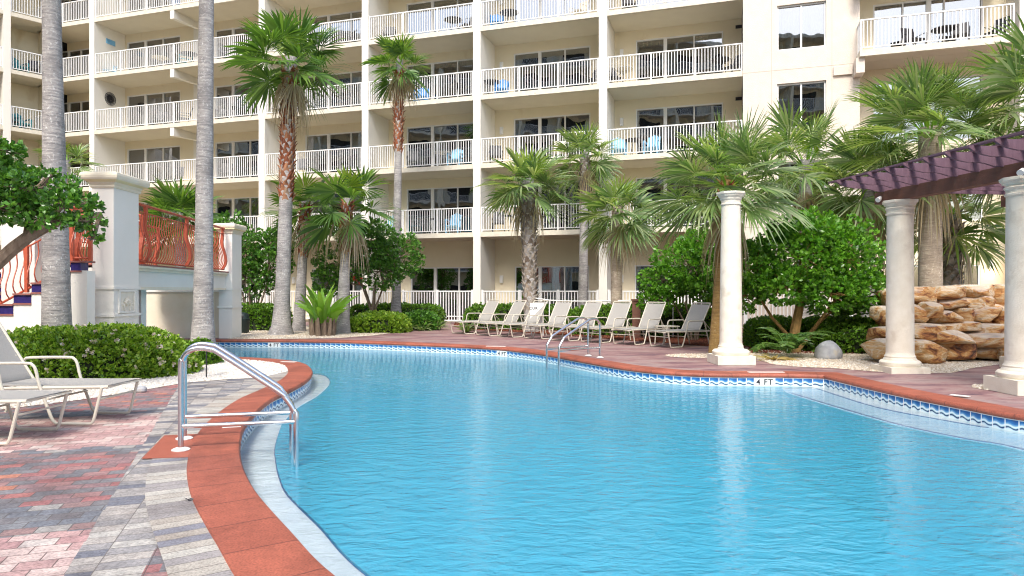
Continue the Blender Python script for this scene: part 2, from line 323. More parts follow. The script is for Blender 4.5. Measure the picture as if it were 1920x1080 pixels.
def tile_mat():
    m,t,o=mat('blue wave tiles'); p=N(t,'ShaderNodeBsdfPrincipled'); p.inputs['Roughness'].default_value=.15
    uv=N(t,'ShaderNodeUVMap'); sp=N(t,'ShaderNodeSeparateXYZ'); t.links.new(uv.outputs[0],sp.inputs[0])
    u=math_(t,'FRACT',math_(t,'DIVIDE',sp.outputs[0],.155)); v=math_(t,'DIVIDE',sp.outputs[1],.155)   # v 0 top ... 1 down
    n=N(t,'ShaderNodeTexNoise'); n.inputs['Scale'].default_value=9; n.inputs['Detail'].default_value=3; t.links.new(uv.outputs[0],n.inputs[0])
    wv=math_(t,'ADD',v,math_(t,'MULTIPLY',math_(t,'SINE',math_(t,'MULTIPLY',u,6.283)),.09)); wv=math_(t,'ADD',wv,math_(t,'MULTIPLY',math_(t,'SUBTRACT',n.outputs[0],.5),.25))
    rp=ramp(t,[(.0,(.02,.075,.25)),(.30,(.03,.16,.42)),(.42,(.16,.38,.60)),(.52,(.75,.82,.85)),(.60,(.45,.65,.72)),(.66,(.01,.04,.12)),(.72,(.02,.06,.18)),(.78,(.55,.70,.76)),(1,(.75,.8,.8))]); t.links.new(wv,rp.inputs[0])
    e=math_(t,'MAXIMUM',math_(t,'GREATER_THAN',math_(t,'ABSOLUTE',math_(t,'SUBTRACT',u,.5)),.46),math_(t,'LESS_THAN',v,.07))
    c=mixc(t,e,rp.outputs[0],(.78,.80,.80)); t.links.new(c,p.inputs['Base Color']); t.links.new(p.outputs[0],o.inputs[0]); return m
M['tile']=tile_mat()
M['ledge']=stuff_mat('pale plaster',(.64,.66,.67),(.52,.55,.57),.7,3,.3,40,dirt=((.50,.52,.54),2,.62))
M['linetile']=stuff_mat('dark blue edge tile',(.03,.11,.30),(.02,.08,.24),.3,5)
M['basin']=stuff_mat('blue pool plaster',(.04,.47,.68),(.03,.40,.62),.7,1.2)
M['stepblue']=stuff_mat('submerged step plaster',(.44,.58,.66),(.37,.51,.60),.7,3)
def stamped_mat():
    m,t,o=mat('stamped deck'); p=N(t,'ShaderNodeBsdfPrincipled'); p.inputs['Roughness'].default_value=.6
    tc=N(t,'ShaderNodeTexCoord'); mp=N(t,'ShaderNodeMapping'); mp.inputs['Scale'].default_value=(.5,1.3,1); mp.inputs['Rotation'].default_value=(0,0,R(20)); t.links.new(tc.outputs['Object'],mp.inputs[0])
    n=N(t,'ShaderNodeTexNoise'); n.inputs['Scale'].default_value=1.6; n.inputs['Detail'].default_value=10; n.inputs['Roughness'].default_value=.72; n.inputs['Distortion'].default_value=.6; t.links.new(mp.outputs[0],n.inputs[0])
    rp=ramp(t,[(.32,(.07,.05,.075)),(.42,(.19,.10,.115)),(.50,(.30,.17,.165)),(.57,(.34,.25,.23)),(.64,(.22,.13,.14)),(.72,(.36,.31,.28))]); t.links.new(n.outputs[0],rp.inputs[0])
    t.links.new(rp.outputs[0],p.inputs['Base Color'])
    v=N(t,'ShaderNodeTexNoise'); v.inputs['Scale'].default_value=14; v.inputs['Detail'].default_value=6; t.links.new(tc.outputs['Object'],v.inputs[0])
    b=N(t,'ShaderNodeBump'); b.inputs['Strength'].default_value=.6; b.inputs['Distance'].default_value=.01; t.links.new(v.outputs[0],b.inputs['Height']); t.links.new(b.outputs[0],p.inputs['Normal'])
    t.links.new(p.outputs[0],o.inputs[0]); return m
M['stamped']=stamped_mat()
M['gravelbase']=stuff_mat('gravel bed',(.50,.42,.32),(.30,.24,.17),.95,40,1.0,90)
M['pebble']=leaf_mat('pebbles',[(.66,.58,.47),(.48,.38,.27),(.72,.68,.60),(.56,.46,.33),(.40,.33,.26)],.0,.8,.3)
M['pebblewhite']=leaf_mat('white pebbles',[(.68,.63,.55),(.56,.50,.42),(.78,.76,.71),(.44,.40,.34)],.0,.8,.3)
M['ground']=stuff_mat('sandy soil',(.30,.24,.17),(.20,.16,.11),.95,3,.6,30)
def water_mat(name, body, bodyfac):
    m,t,o=mat(name)
    tc=N(t,'ShaderNodeTexCoord'); mp=N(t,'ShaderNodeMapping'); mp.inputs['Rotation'].default_value=(0,0,R(12)); mp.inputs['Scale'].default_value=(.75,1.25,1); t.links.new(tc.outputs['Object'],mp.inputs[0])
    n1=N(t,'ShaderNodeTexNoise'); n1.inputs['Scale'].default_value=6.5; n1.inputs['Detail'].default_value=4; n1.inputs['Roughness'].default_value=.5; n1.inputs['Distortion'].default_value=.5; t.links.new(mp.outputs[0],n1.inputs[0])
    n2=N(t,'ShaderNodeTexNoise'); n2.inputs['Scale'].default_value=19; n2.inputs['Detail'].default_value=3; n2.inputs['Distortion'].default_value=.3; t.links.new(mp.outputs[0],n2.inputs[0])
    h=math_(t,'ADD',n1.outputs[0],math_(t,'MULTIPLY',n2.outputs[0],.28))
    b=N(t,'ShaderNodeBump'); b.inputs['Strength'].default_value=.32; b.inputs['Distance'].default_value=.04; t.links.new(h,b.inputs['Height'])
    bd=N(t,'ShaderNodeBump'); bd.inputs['Strength'].default_value=.9; bd.inputs['Distance'].default_value=.075; t.links.new(h,bd.inputs['Height'])
    g=N(t,'ShaderNodeBsdfGlossy'); g.inputs['Roughness'].default_value=.03; t.links.new(b.outputs[0],g.inputs['Normal'])
    fr=N(t,'ShaderNodeFresnel'); fr.inputs[0].default_value=1.34; t.links.new(b.outputs[0],fr.inputs['Normal'])
    d=N(t,'ShaderNodeBsdfDiffuse'); d.inputs[0].default_value=c3(body); t.links.new(bd.outputs[0],d.inputs['Normal'])
    tr=N(t,'ShaderNodeBsdfTransparent'); tr.inputs[0].default_value=(.93,.985,1,1)
    m1=N(t,'ShaderNodeMixShader'); m1.inputs[0].default_value=bodyfac; t.links.new(tr.outputs[0],m1.inputs[1]); t.links.new(d.outputs[0],m1.inputs[2])
    m2=N(t,'ShaderNodeMixShader'); t.links.new(fr.outputs[0],m2.inputs[0]); t.links.new(m1.outputs[0],m2.inputs[1]); t.links.new(g.outputs[0],m2.inputs[2]); t.links.new(m2.outputs[0],o.inputs[0]); return m
M['water']=water_mat('pool water',(.075,.42,.575),.64)
M['watershallow']=water_mat('shallow pool water',(.30,.55,.66),.07)
def rock_mat():
    m,t,o=mat('ochre sandstone'); p=N(t,'ShaderNodeBsdfPrincipled'); p.inputs['Roughness'].default_value=.85
    tc=N(t,'ShaderNodeTexCoord'); oi=N(t,'ShaderNodeObjectInfo'); av=N(t,'ShaderNodeVectorMath'); av.operation='ADD'; t.links.new(tc.outputs['Object'],av.inputs[0]); t.links.new(math_(t,'MULTIPLY',oi.outputs['Random'],30),av.inputs[1])
    mp=N(t,'ShaderNodeMapping'); mp.inputs['Scale'].default_value=(1,1,2.2); t.links.new(av.outputs[0],mp.inputs[0])
    n=N(t,'ShaderNodeTexNoise'); n.inputs['Scale'].default_value=2.0; n.inputs['Detail'].default_value=8; n.inputs['Roughness'].default_value=.65; n.inputs['Distortion'].default_value=1.2; t.links.new(mp.outputs[0],n.inputs[0])
    rp=ramp(t,[(.32,(.07,.035,.025)),(.40,(.26,.10,.04)),(.46,(.48,.24,.08)),(.53,(.56,.36,.17)),(.60,(.62,.52,.38)),(.66,(.46,.24,.09)),(.74,(.60,.46,.30))]); t.links.new(n.outputs[0],rp.inputs[0])
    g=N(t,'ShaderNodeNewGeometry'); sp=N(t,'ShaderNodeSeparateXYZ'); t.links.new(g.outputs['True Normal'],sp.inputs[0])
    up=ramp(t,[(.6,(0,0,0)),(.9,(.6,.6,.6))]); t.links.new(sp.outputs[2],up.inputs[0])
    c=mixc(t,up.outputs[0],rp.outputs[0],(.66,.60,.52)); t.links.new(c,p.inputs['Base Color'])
    n2=N(t,'ShaderNodeTexNoise'); n2.inputs['Scale'].default_value=9; n2.inputs['Detail'].default_value=8; t.links.new(mp.outputs[0],n2.inputs[0])
    b=N(t,'ShaderNodeBump'); b.inputs['Strength'].default_value=.9; b.inputs['Distance'].default_value=.05; t.links.new(n2.outputs[0],b.inputs['Height']); t.links.new(b.outputs[0],p.inputs['Normal'])
    t.links.new(p.outputs[0],o.inputs[0]); return m
M['rock']=rock_mat()
M['greyrock']=stuff_mat('pale grey rock',(.46,.47,.48),(.28,.29,.31),.9,5,1.0,14,dirt=((.50,.42,.26),3,.6))
M['blacktext']=stuff_mat('black lettering',(.02,.02,.025),(.02,.02,.025),.6,5)
M['purpletile']=stuff_mat('indigo riser tile',(.045,.03,.17),(.025,.02,.10),.25,12)
def lampglow():
    m,t,o=mat('lit sconce'); e=N(t,'ShaderNodeEmission'); e.inputs[0].default_value=(1,.62,.28,1); e.inputs[1].default_value=3; t.links.new(e.outputs[0],o.inputs[0]); return m
M['glow']=lampglow()
M['thatch']=M['palmdead']

# ------------------------------------------------------------------ curves in plan
def catmull(pts, step=.12):
    P=[np.array(p,float) for p in pts]; out=[]
    P=[2*P[0]-P[1]]+P+[2*P[-1]-P[-2]]
    for i in range(1,len(P)-2):
        p0,p1,p2,p3=P[i-1:i+3]; n=max(2,int(np.linalg.norm(p2-p1)/step))
        for k in range(n):
            t=k/n; out.append(.5*((2*p1)+(-p0+p2)*t+(2*p0-5*p1+4*p2-p3)*t*t+(-p0+3*p1-3*p2+p3)*t**3))
    out.append(P[-2]); return out
def normals(C, closed=False):
    n=len(C); out=[]
    for i in range(n):
        a=C[(i-1)%n] if (closed or i>0) else C[i]; b=C[(i+1)%n] if (closed or i<n-1) else C[i]
        d=b-a; d=d/(np.linalg.norm(d)+1e-9); out.append(np.array([d[1],-d[0]]))
    return out
def poly_sheet(name, outer, z, m, holes=(), parent=None):
    loops=[[Vector((p[0],p[1],0)) for p in outer]]+[[Vector((p[0],p[1],0)) for p in h] for h in holes]
    tris=tessellate_polygon(loops); flat=[p for l in loops for p in l]
    mb=MB(); F_=[]
    for a,b,c in tris:
        A,B,C_=flat[a],flat[b],flat[c]
        cr=(B.x-A.x)*(C_.y-A.y)-(B.y-A.y)*(C_.x-A.x)
        if abs(cr)<1e-9: continue
        F_.append((a,b,c) if cr>0 else (a,c,b))
    mb.add([(p.x,p.y,z) for p in flat],F_); return mb.build(name,m,parent)
def ribbon(name, C, offs, zs, m, closed=False, ukey=1.0, smooth=True, sub=None, nrm=None):
    """sweep a profile (offset outward, z) along plan curve C; uv = arc length, profile length"""
    nr=nrm or normals(C,closed); k=len(offs); mb=MB(); u=0; L=[0]
    for i in range(1,k): L.append(L[-1]+math.hypot(offs[i]-offs[i-1],zs[i]-zs[i-1]))
    for i,c in enumerate(C):
        if i: u+=float(np.linalg.norm(C[i]-C[i-1]))
        for j in range(k):
            q=c+nr[i]*offs[j]; mb.v.append((q[0],q[1],zs[j])); mb.uv.append((u*ukey,L[j]))
    n=len(C)
    for i in range(n-1 if not closed else n):
        a=i; b=(i+1)%n
        for j in range(k-1): mb.f.append((a*k+j,b*k+j,b*k+j+1,a*k+j+1)); mb.m.append(0)
    return mb.build(name,m,None,smooth)

near_px=[(632,1080),(547,995),(485,926),(463,890),(453,862),(451,834),(458,802),(482,771),(510,748),(538,734),(574,714),(586,700),(583,690),(571,682),(549,677),(510,673),(454,670)]
left=[G(*p) for p in near_px]
start=[(6.75,4.6),(6.3,2.6),(4.6,1.5),(2.2,1.5),(.6,2.1),(-.25,2.72)]
chan=[(-6.6,14.75),(-8,14.95),(-10,15.1),(-13,15.1)]
segA=catmull(start+left+chan)
far_px=[(407,641.7),(490,641.7),(567,642.2),(650,643.6),(733,646.7),(810,650),(880,653.3),(948,658),(1020,667.5),(1093,681),(1165,693.5),(1237,702),(1300,706),(1360,707.6),(1420,707.6),(1477,708),(1545,709.7)]
farp=[G(x,y,-.05) for x,y in far_px]
segB=catmull([(-13,19.3),(-10,19.4)]+farp)
rp_px=[(1545,709.7),(1622,728.6),(1702,746.8),(1803,767),(1920,789)]
segC=catmull([G(x,y,-.05) for x,y in rp_px]+[(6.55,6.4),(6.75,4.6)])
POOL=segA+segB+segC[:-1]
# orientation: outward normal
area=sum(POOL[i-1][0]*POOL[i][1]-POOL[i][0]*POOL[i-1][1] for i in range(len(POOL)))/2
if area<0: SG=-1
else: SG=1
def outn(C, closed=False): return [n*SG for n in normals(C,closed)]
PN=outn(POOL,True)
# ------------------------------------------------------------------ ground, deck, pool
WZ=-.20
hole=[c+n*.06 for c,n in zip(POOL,PN)]
struct(poly_sheet('ground',[(-250,-250),(250,-250),(250,250),(-250,250)],-.012,M['ground'],[hole]))
# stamped concrete deck beyond and right of the pool
deckpoly=[(-15,19.45)]+[tuple(c+n*.38) for c,n in list(zip(POOL,PN)) if False]
fdeck=[c+n*.3 for c,n in zip(segB,outn(segB))][:-3]+[c+n*.3 for c,n in zip(segC,outn(segC))][3:]
outer=[tuple(p) for p in fdeck]+[(30,3),(30,31),(-13,31)]
struct(poly_sheet('pool_deck',outer,-.006,M['stamped']))
# pavers: near left
ndeck=[c+n*.3 for c,n in zip(segA,outn(segA))]
cut=[p for p in ndeck if True]
outer=[tuple(p) for p in ndeck]+[(-30,15),(-30,-12),(14,-12),(14,4.6)]
struct(poly_sheet('paver_deck',outer,-.006,M['paver']))
struct(ribbon('paver_border',segA,[.405,.69],[.002,.002],M['border'],nrm=outn(segA)))
prof_o=[.42,.41,.05,.015,0,0,.012,.03]; prof_z=[-.012,.012,.014,.008,-.012,-.035,-.055,-.057]
struct(ribbon('coping',segA,prof_o,prof_z,M['coping'],nrm=outn(segA)))
def merged(a,b):                                   # far coping incl. the mitred corner
    na,nb=outn(a),outn(b); C=list(a)+list(b[1:]); nn=list(na)+list(nb[1:])
    bis=(na[-1]+nb[0]); bis=bis/np.dot(bis,bis)*2*1.0; bis=bis/ max(.3,np.dot(bis,na[-1])); nn[len(a)-1]=bis; return C,nn
CB,NB=merged(segB,segC)
struct(ribbon('coping',CB,prof_o,prof_z,M['coping'],nrm=NB))
struct(ribbon('waterline_tile',segA,[.022,.022],[-.056,-.30],M['tile'],nrm=outn(segA),smooth=False))
struct(ribbon('waterline_tile',CB,[.022,.022],[-.056,-.30],M['tile'],nrm=NB,smooth=False))
struct(ribbon('pool_wall',POOL,[.022,.022],[-.30,-1.5],M['basin'],closed=True,nrm=PN))
struct(poly_sheet('pool_floor',[tuple(c+n*.05) for c,n in zip(POOL,PN)],-1.45,M['basin']))
# near ledge just under the water, and the wide step at the right
ledge_px=[(694.5,1080),(598,984),(539.6,926),(524,893),(518,866),(516,838),(525,805.5),(533,790),(560,763),(593,743.6),(614,725),(619,714),(613,706),(602,701.5),(583,700)]
lo=catmull([(.3,2.6)]+[G(x,y,-.20) for x,y in ledge_px],.08)
inner=[c+n*.03 for c,n in zip(segA,outn(segA))]
i0=min(range(len(segA)),key=lambda i:np.linalg.norm(segA[i]-np.array((.6,2.1)))); i1=min(range(len(segA)),key=lambda i:np.linalg.norm(segA[i]-np.array(G(586,697))))
lpoly=[tuple(p) for p in inner[i0:i1+3]]+[tuple(p) for p in reversed(lo)]
struct(poly_sheet('pool_ledge',lpoly,-.216,M['ledge']))
ln=normals(lo)
def edge_strip(C, z, w=.035, sgn=1, m='linetile', h=1.2, sh=0):
    nr=[n*sgn for n in normals(C)]
    struct(ribbon('ledge_wall',C,[-.004,-.004],[z-.018,z-1.2],M['basin'],nrm=nr,smooth=False)); return struct(ribbon('ledge_edge',C,[-w-sh,-sh,-sh],[z+.003,z+.003,z-.02],M[m],nrm=nr,smooth=False))
edge_strip(lo,-.216,.008,1 if np.dot(ln[5],np.array([1,0]))>0 else -1)
st_px=[(1474,736.6),(1557,762),(1680,797),(1802,823),(1920,846)]
so_=catmull([G(x,y,-.205) for x,y in st_px]+[(5.2,4.6)],.15)
inC=[c+n*.03 for c,n in zip(segC,outn(segC))]
spoly=[G(1462,733,-.205)]+[tuple(p) for p in so_]+[(6.7,4.7)]+[tuple(p) for p in reversed(inC)]
spoly=[G(1466,728,-.205)]+spoly[1:]
struct(poly_sheet('pool_step',spoly,-.214,M['stepblue']))
si_px=[(1529,727.6),(1639,762),(1761,786),(1842,800),(1920,814)]
si=catmull([G(x,y,-.205) for x,y in si_px]+[(6.1,4.6)],.15)
struct(poly_sheet('pool_step',[tuple(p) for p in si]+[(6.7,4.7)]+[tuple(p) for p in reversed(inC)],-.208,M['ledge']))
nn=normals(so_);  edge_strip(so_,-.214,.04,1 if np.dot(nn[3],np.array([-1,0]))>0 else -1,sh=.08)
nn=normals(si); edge_strip(si,-.208,.025,1 if np.dot(nn[3],np.array([-1,0]))>0 else -1,'linetile',.03)
# water: one sheet, clear over the ledges
win=[c+n*.02 for c,n in zip(POOL,PN)]
wA=[c+n*.02 for c,n in zip(segA,outn(segA))]; wB=[c+n*.02 for c,n in zip(segB,outn(segB))]
deep=wA[:i0]+list(lo)+wA[i1+3:]+wB[:-1]+[np.array(spoly[0])]+list(so_)
struct(poly_sheet('pool_water',[tuple(p) for p in deep],WZ,M['water']))
struct(poly_sheet('shallow_water',lpoly,WZ+.003,M['watershallow']))
struct(poly_sheet('shallow_water',spoly,WZ+.003,M['watershallow']))
# handrail pad and coping markers
pad=[G(265,861),G(358,858),G(364,836),G(374,814),G(308,817)]
struct(poly_sheet('rail_pad',pad,.004,M['pad']))
def ground_plate(px,py,wx,wy,ang,z=.018,m='escut'):
    X,Y=G(px,py); c,s_=math.cos(ang),math.sin(ang); q=[]
    for a,b in ((-1,-1),(1,-1),(1,1),(-1,1)): q.append((X+a*wx/2*c-b*wy/2*s_, Y+a*wx/2*s_+b*wy/2*c))
    mb=MB(); mb.hexa([(x,y,z-.003) for x,y in q],[(x,y,z+.002) for x,y in q]); return mb.build('depth_marker',M[m])
for (a,lab) in (((435,803,.18,.07,.3),'small white marker on the coping beside the near handrail'),((541,680,.32,.10,-.2),'white marker plate on the coping at the tip of the gravel bed'),
    ((1436,699.5,.62,.10,0),'wide white marker on the coping above the 4 FT tiles'),((1800,744,.22,.10,-.9),'white marker on the coping near the pergola columns'),((930,650.5,.5,.12,-.15),'white marker on the far coping left of the pool ladder')):
    tag(ground_plate(*a),lab,'marker')
def text_mesh(txt, size, m, parent, loc, rot, name='lettering', ext=.001):
    cu=bpy.data.curves.new('t','FONT'); cu.body=txt; cu.size=size; cu.extrude=ext; cu.align_x='CENTER'; cu.align_y='CENTER'; cu.space_character=1.15; cu.offset=size*.018
    o=bpy.data.objects.new('t',cu); COL.objects.link(o); dg=bpy.context.evaluated_depsgraph_get()
    me=bpy.data.meshes.new_from_object(o.evaluated_get(dg)); bpy.data.objects.remove(o); me.materials.clear(); me.materials.append(m)
    q=bpy.data.objects.new(name,me); COL.objects.link(q); q.parent=parent; q.location=loc; q.rotation_euler=rot; return q
def depth_sign(px,py,lab,w_=.33):
    X,Y=G(px,py,-.13); P=np.array((X,Y)); i=min(range(len(segB)),key=lambda i:np.linalg.norm(segB[i]-P)); n=outn(segB)[i]; c=segB[i]+n*.018
    o=empty('depth_sign',(c[0],c[1],-.135),math.atan2(n[1],n[0])-math.pi/2); tag(o,lab,'sign')
    mb=MB(); mb.box(-w_/2,-.002,-.004,.003,-.075,.075); mb.box(.002,w_/2,-.004,.003,-.075,.075); mb.build('tile',M['white'],o)
    text_mesh('4 FT',.135,M['blacktext'],o,(0,-.006,.0),(R(90),0,0))
depth_sign(1438,720,'white tiles reading 4 FT in the nearest straight pool wall',.36)
depth_sign(945,663,'distant depth marking tiles left of the pool ladder',.36)
depth_sign(511,648,'distant depth marking tiles below the tall rough palm',.36)

# ------------------------------------------------------------------ gravel and mulch beds
def inpoly(P, poly):
    x,y=P[:,0],P[:,1]; r=np.zeros(len(P),bool); n=len(poly)
    for i in range(n):
        x1,y1=poly[i]; x2,y2=poly[i-1]
        c=((y1>y)!=(y2>y)) & (x < (x2-x1)*(y-y1)/((y2-y1)+1e-12)+x1); r^=c
    return r
OCT=np.array([(1,0,0),(0,1,0),(-1,0,0),(0,-1,0),(0,0,1)],float); OF=np.array([(0,1,4),(1,2,4),(2,3,4),(3,0,4)])
def gravel(name, poly, dens, size, m, lab, cat='gravel', z=.0):
    poly=[tuple(p) for p in poly]; struct(poly_sheet('gravel_bed' if 'mulch' not in name else 'mulch_bed',poly,z-.001,M['gravelbase'] if 'mulch' not in name else M['mulch']))
    A=np.array(poly); lo_,hi=A.min(0),A.max(0); n=int((hi-lo_).prod()*dens); P=RNG.random((n,2))*(hi-lo_)+lo_; P=P[inpoly(P,poly)]; n=len(P)
    s_=size*(.5+RNG.random((n,1,1))); a=RNG.random(n)*6.28; V=OCT[None]*s_*(.6+.7*RNG.random((n,5,3))); V[:,:,2]*=.8
    c,sn=np.cos(a)[:,None],np.sin(a)[:,None]; x=V[:,:,0]*c-V[:,:,1]*sn; y=V[:,:,0]*sn+V[:,:,1]*c; V[:,:,0]=x; V[:,:,1]=y
    V[:,:,:2]+=P[:,None,:]; V[:,:,2]+=z
    Fc=(OF[None]+5*np.arange(n)[:,None,None]).reshape(-1,3)
    o=npmesh(name,V.reshape(-1,3),Fc,m); tag(o,lab,cat,kind='stuff'); return o
pen=[c+n*.41 for c,n in zip(segA,outn(segA))]; j0=min(range(len(segA)),key=lambda i:np.linalg.norm(pen[i]-np.array(G(541,696)))); j1=min(range(len(segA)),key=lambda i:np.linalg.norm(pen[i]-np.array((-6.4,14.3))))
bedL=[tuple(p) for p in pen[j0:j1]]+[(-8.2,14.2),(-9.5,12.5),(-9.5,7.6)]+[G(0,768),G(90,757),G(160,748),G(264,732),G(343,718),G(427,711),G(490,708)]
gravel('gravel',bedL,1300,.018,M['pebblewhite'],'white pebbles in the bed between the near hedge and the pool')
fb=[c+n*.42 for c,n in zip(segB,outn(segB))]; 
bedF=[(-8.3,19.95)]+[G(x,y) for x,y in ((433,636),(560,635),(640,633.5),(700,629),(763,620.5),(740,616),(600,612),(430,606))]
gravel('gravel',bedF,500,.024,M['pebble'],'pebble strip under the row of palms beyond the pool')
bedR=[G(x,y) for x,y in ((1412,671),(1449,683),(1501,688),(1560,690),(1646,697),(1702,700),(1783,699),(1825,690),(1875,683),(1915,683),(1990,672),(1990,640),(1700,640),(1400,645),(1395,662))]
gravel('gravel',bedR,900,.018,M['pebble'],'tan pebbles around the columns and the rock waterfall')
c0=G(1312,667); bedC=[(c0[0]+.75*math.cos(a),c0[1]+.5*math.sin(a)) for a in np.linspace(0,6.28,20)[:-1]]
gravel('gravel',bedC,900,.016,M['pebble'],'small round pebble patch at the foot of the ochre palm trunk')
c0=G(1912,728); bedD=[(c0[0]+.62*math.cos(a),c0[1]+.5*math.sin(a)) for a in np.linspace(0,6.28,20)[:-1]]
gravel('gravel',bedD,900,.016,M['pebble'],'pebble patch around the plinth of the nearest column')
mul=[G(x,y) for x,y in ((850,612),(880,618),(960,622),(1100,632),(1200,640),(1340,650),(1395,662),(1640,664),(1640,600),(1340,590),(860,590))]
gravel('mulch',mul,420,.028,leaf_mat('mulch chips',[(.16,.05,.03),(.09,.03,.02),(.24,.09,.05)],0,.9,.1),'red brown mulch behind the row of loungers','mulch',.004)
mul=[G(x,y) for x,y in ((690,612),(760,615),(800,612),(822,605),(818,595),(690,592))]
gravel('mulch',mul,300,.03,bpy.data.materials['mulch chips'],'red brown mulch around the low bush beside the path','mulch',.004)

# ================================================================== THE HOTEL
P0=(-3.99,29.7); UX,UY=.9537,-.3008
def fs(px, v=0.0):                                 # photo column -> run along the facade plane at depth v behind it
    r=(px-960)/F; return (r*(29.7+.9537*v)+3.99-.3008*v)/(.9537+.3008*r)
def fy(px, v=0.0):                                 # distance of that facade point
    s_=fs(px,v); return 29.7-.3008*s_+.9537*v
hotel=empty('hotel_building',(P0[0],P0[1],0),math.atan2(UY,UX))
tag(hotel,'cream stucco hotel block with stacked white railed balconies filling the background','building')
LV=[0,3.9,6.8,9.7,12.6,15.5,18.4,21.3]
D=1.9
wall=MB();  room=MB(); tower=MB(); jnt=MB()
def wall_open(mb, s0,s1,v0,v1,z0,z1,ops,m=0):
    xs=sorted({s0,s1,*[o[0] for o in ops],*[o[1] for o in ops]}); zs=sorted({z0,z1,*[o[2] for o in ops],*[o[3] for o in ops]})
    xs=[x for x in xs if s0<=x<=s1]; zs=[z for z in zs if z0<=z<=z1]
    for i in range(len(xs)-1):
        run=None
        for j in range(len(zs)-1):
            cx,cz=(xs[i]+xs[i+1])/2,(zs[j]+zs[j+1])/2
            solid=not any(o[0]<cx<o[1] and o[2]<cz<o[3] for o in ops)
            if solid:
                if run is None: run=zs[j]
            if (not solid or j==len(zs)-2) and run is not None:
                mb.box(xs[i],xs[i+1],v0,v1,run,zs[j+1] if solid else zs[j],m); run=None
def railing(s0,s1,v,z,parent,h=1.07,name='balcony_railing',gap=.112):
    mb=MB(); n=max(1,round((s1-s0)/1.55))
    mb.box(s0,s1,v-.028,v+.028,z+h-.045,z+h); mb.box(s0,s1,v-.018,v+.018,z+.07,z+.105)
    for i in range(n+1):
        x=s0+.03+(s1-s0-.06)*i/n; mb.box(x-.028,x+.028,v-.03,v+.03,z,z+h-.045)
    k=int((s1-s0)/gap)
    for i in range(1,k):
        x=s0+(s1-s0)*i/k; mb.box(x-.0135,x+.0135,v-.012,v+.012,z+.105,z+h-.045)
    return mb.build(name,M['white'],parent)
def glazed(s0,s1,v,z0,z1,panels,parent,name,seed,curt=None):
    """frame part with pane and curtain sub-parts. panels = divisions (fractions)"""
    rr=random.Random(seed); fr=MB(); t=.05
    fr.box(s0,s1,v-.03,v+.09,z1-t,z1); fr.box(s0,s1,v-.03,v+.09,z0,z0+t)
    fr.box(s0,s0+t,v-.03,v+.09,z0+t,z1-t); fr.box(s1-t,s1,v-.03,v+.09,z0+t,z1-t)
    for f_,wd in panels[1:-1]:
        x=s0+(s1-s0)*f_; fr.box(x-wd/2,x+wd/2,v-.028,v+.088,z0+t,z1-t)
    o=fr.build(name,M['white'],parent)
    g=MB(); g.box(s0+t,s1-t,v+.03,v+.04,z0+t,z1-t); g.build('pane',M['glass'],o)
    c=MB(); runs=curt if curt is not None else [(0,rr.uniform(.2,.33))]+([(rr.choice([.33,.66]),rr.uniform(.7,1))] if rr.random()<.7 else [])
    for a,b in runs:
        if b<=a: continue
        x0,x1=s0+(s1-s0)*a+t,s0+(s1-s0)*b-t; n=int((x1-x0)/.055)+2
        pts=[(x0+(x1-x0)*i/n, v+.22+(.03 if i%2 else -.03)) for i in range(n+1)]
        V=[(x,y,z) for z in (z0+.08,z1-.06) for x,y in pts]; Fc=[(i,i+1,n+2+i,n+1+i) for i in range(n)]; c.add(V,Fc)
    if c.v: c.build('curtain',M['curtain'],o)
    return o
def sconce(s_,v,z,lit=False):
    mb=MB(); mb.box(s_-.07,s_+.07,v-.11,v,z-.17,z+.15)
    if not lit: mb.box(s_-.055,s_+.055,v-.10,v-.01,z-.18,z-.17)
    o=mb.build('wall_lamp',M['white'],hotel)
    if lit:
        g=MB(); g.box(s_-.05,s_+.05,v-.09,v-.02,z-.185,z-.171); g.build('bulb',M['glow'],o)
fins=[172,490.5,684.5,894,1130.5]; FW=.33
fsx=[fs(p) for p in fins]; sEnd=fs(1393); sCorner=fs(104)
TOP=22.2
for s_ in fsx:
    q=MB(); q.box(s_-FW/2,s_+FW/2,0,D+1.6,0,TOP); q.build('dividing_wall',M['fin'],hotel)
q=MB(); q.box(fs(369,D)-.12,fs(369,D)+.18,D-.10,D+1.6,0,TOP); q.build('pilaster',M['fin'],hotel)
bays=[]
def add_bay(s0,s1,wins,lamp,gwins,key,left_open=False):
    bays.append((key,s0,s1))
    for k,z in enumerate(LV):
        zt=LV[k+1] if k+1<len(LV) else TOP
        if k>0:
            q=MB(); q.box(s0+.002,s1-.002,.012,D+1.5,z-.20,z); q.box(s0+.004,s1-.004,.10,D-.002,z-.212,z-.199,1); q.build('balcony_slab',[M['slabedge'],M['soffit']],hotel)
        if k>=7: break
        ws=gwins if k==0 else wins; head=2.5 if k==0 else z+2.28
        ops=[(a,b,z+.02 if k else .02,head) for a,b,_ in ws]
        wall_open(wall,s0+.002,s1-.002,D,D+.2,z,zt-.202,ops)
        if k>5: continue
        for i,(a,b,pn) in enumerate(ws):
            glazed(a+.004,b-.004,D+.05,z+.02,head-.003,pn,hotel,'sliding_door',hash((key,k,i))&0xffff if False else k*31+i*7+len(bays)*101)
        if k>0: railing(s0+.01,s1-.01,.07,z,hotel)
        if k<6:
            for l in lamp: sconce(l,D,z+1.78 if k else 1.95)
P3=[(0,0),(.345,.14),(.675,.05),(1,0)]
P2=[(0,0),(.5,.06),(1,0)]
w=lambda a,b:(fs(a,D),fs(b,D))
a1=w(238,338); a2=w(403,500)
add_bay(fsx[0]+FW/2,fsx[1]-FW/2,[(*a1,P3),(*a2,P3)],[fs(227,D),fs(392,D)],[(*w(240,330),P2),(*w(403,490),P3)],'far left wide')
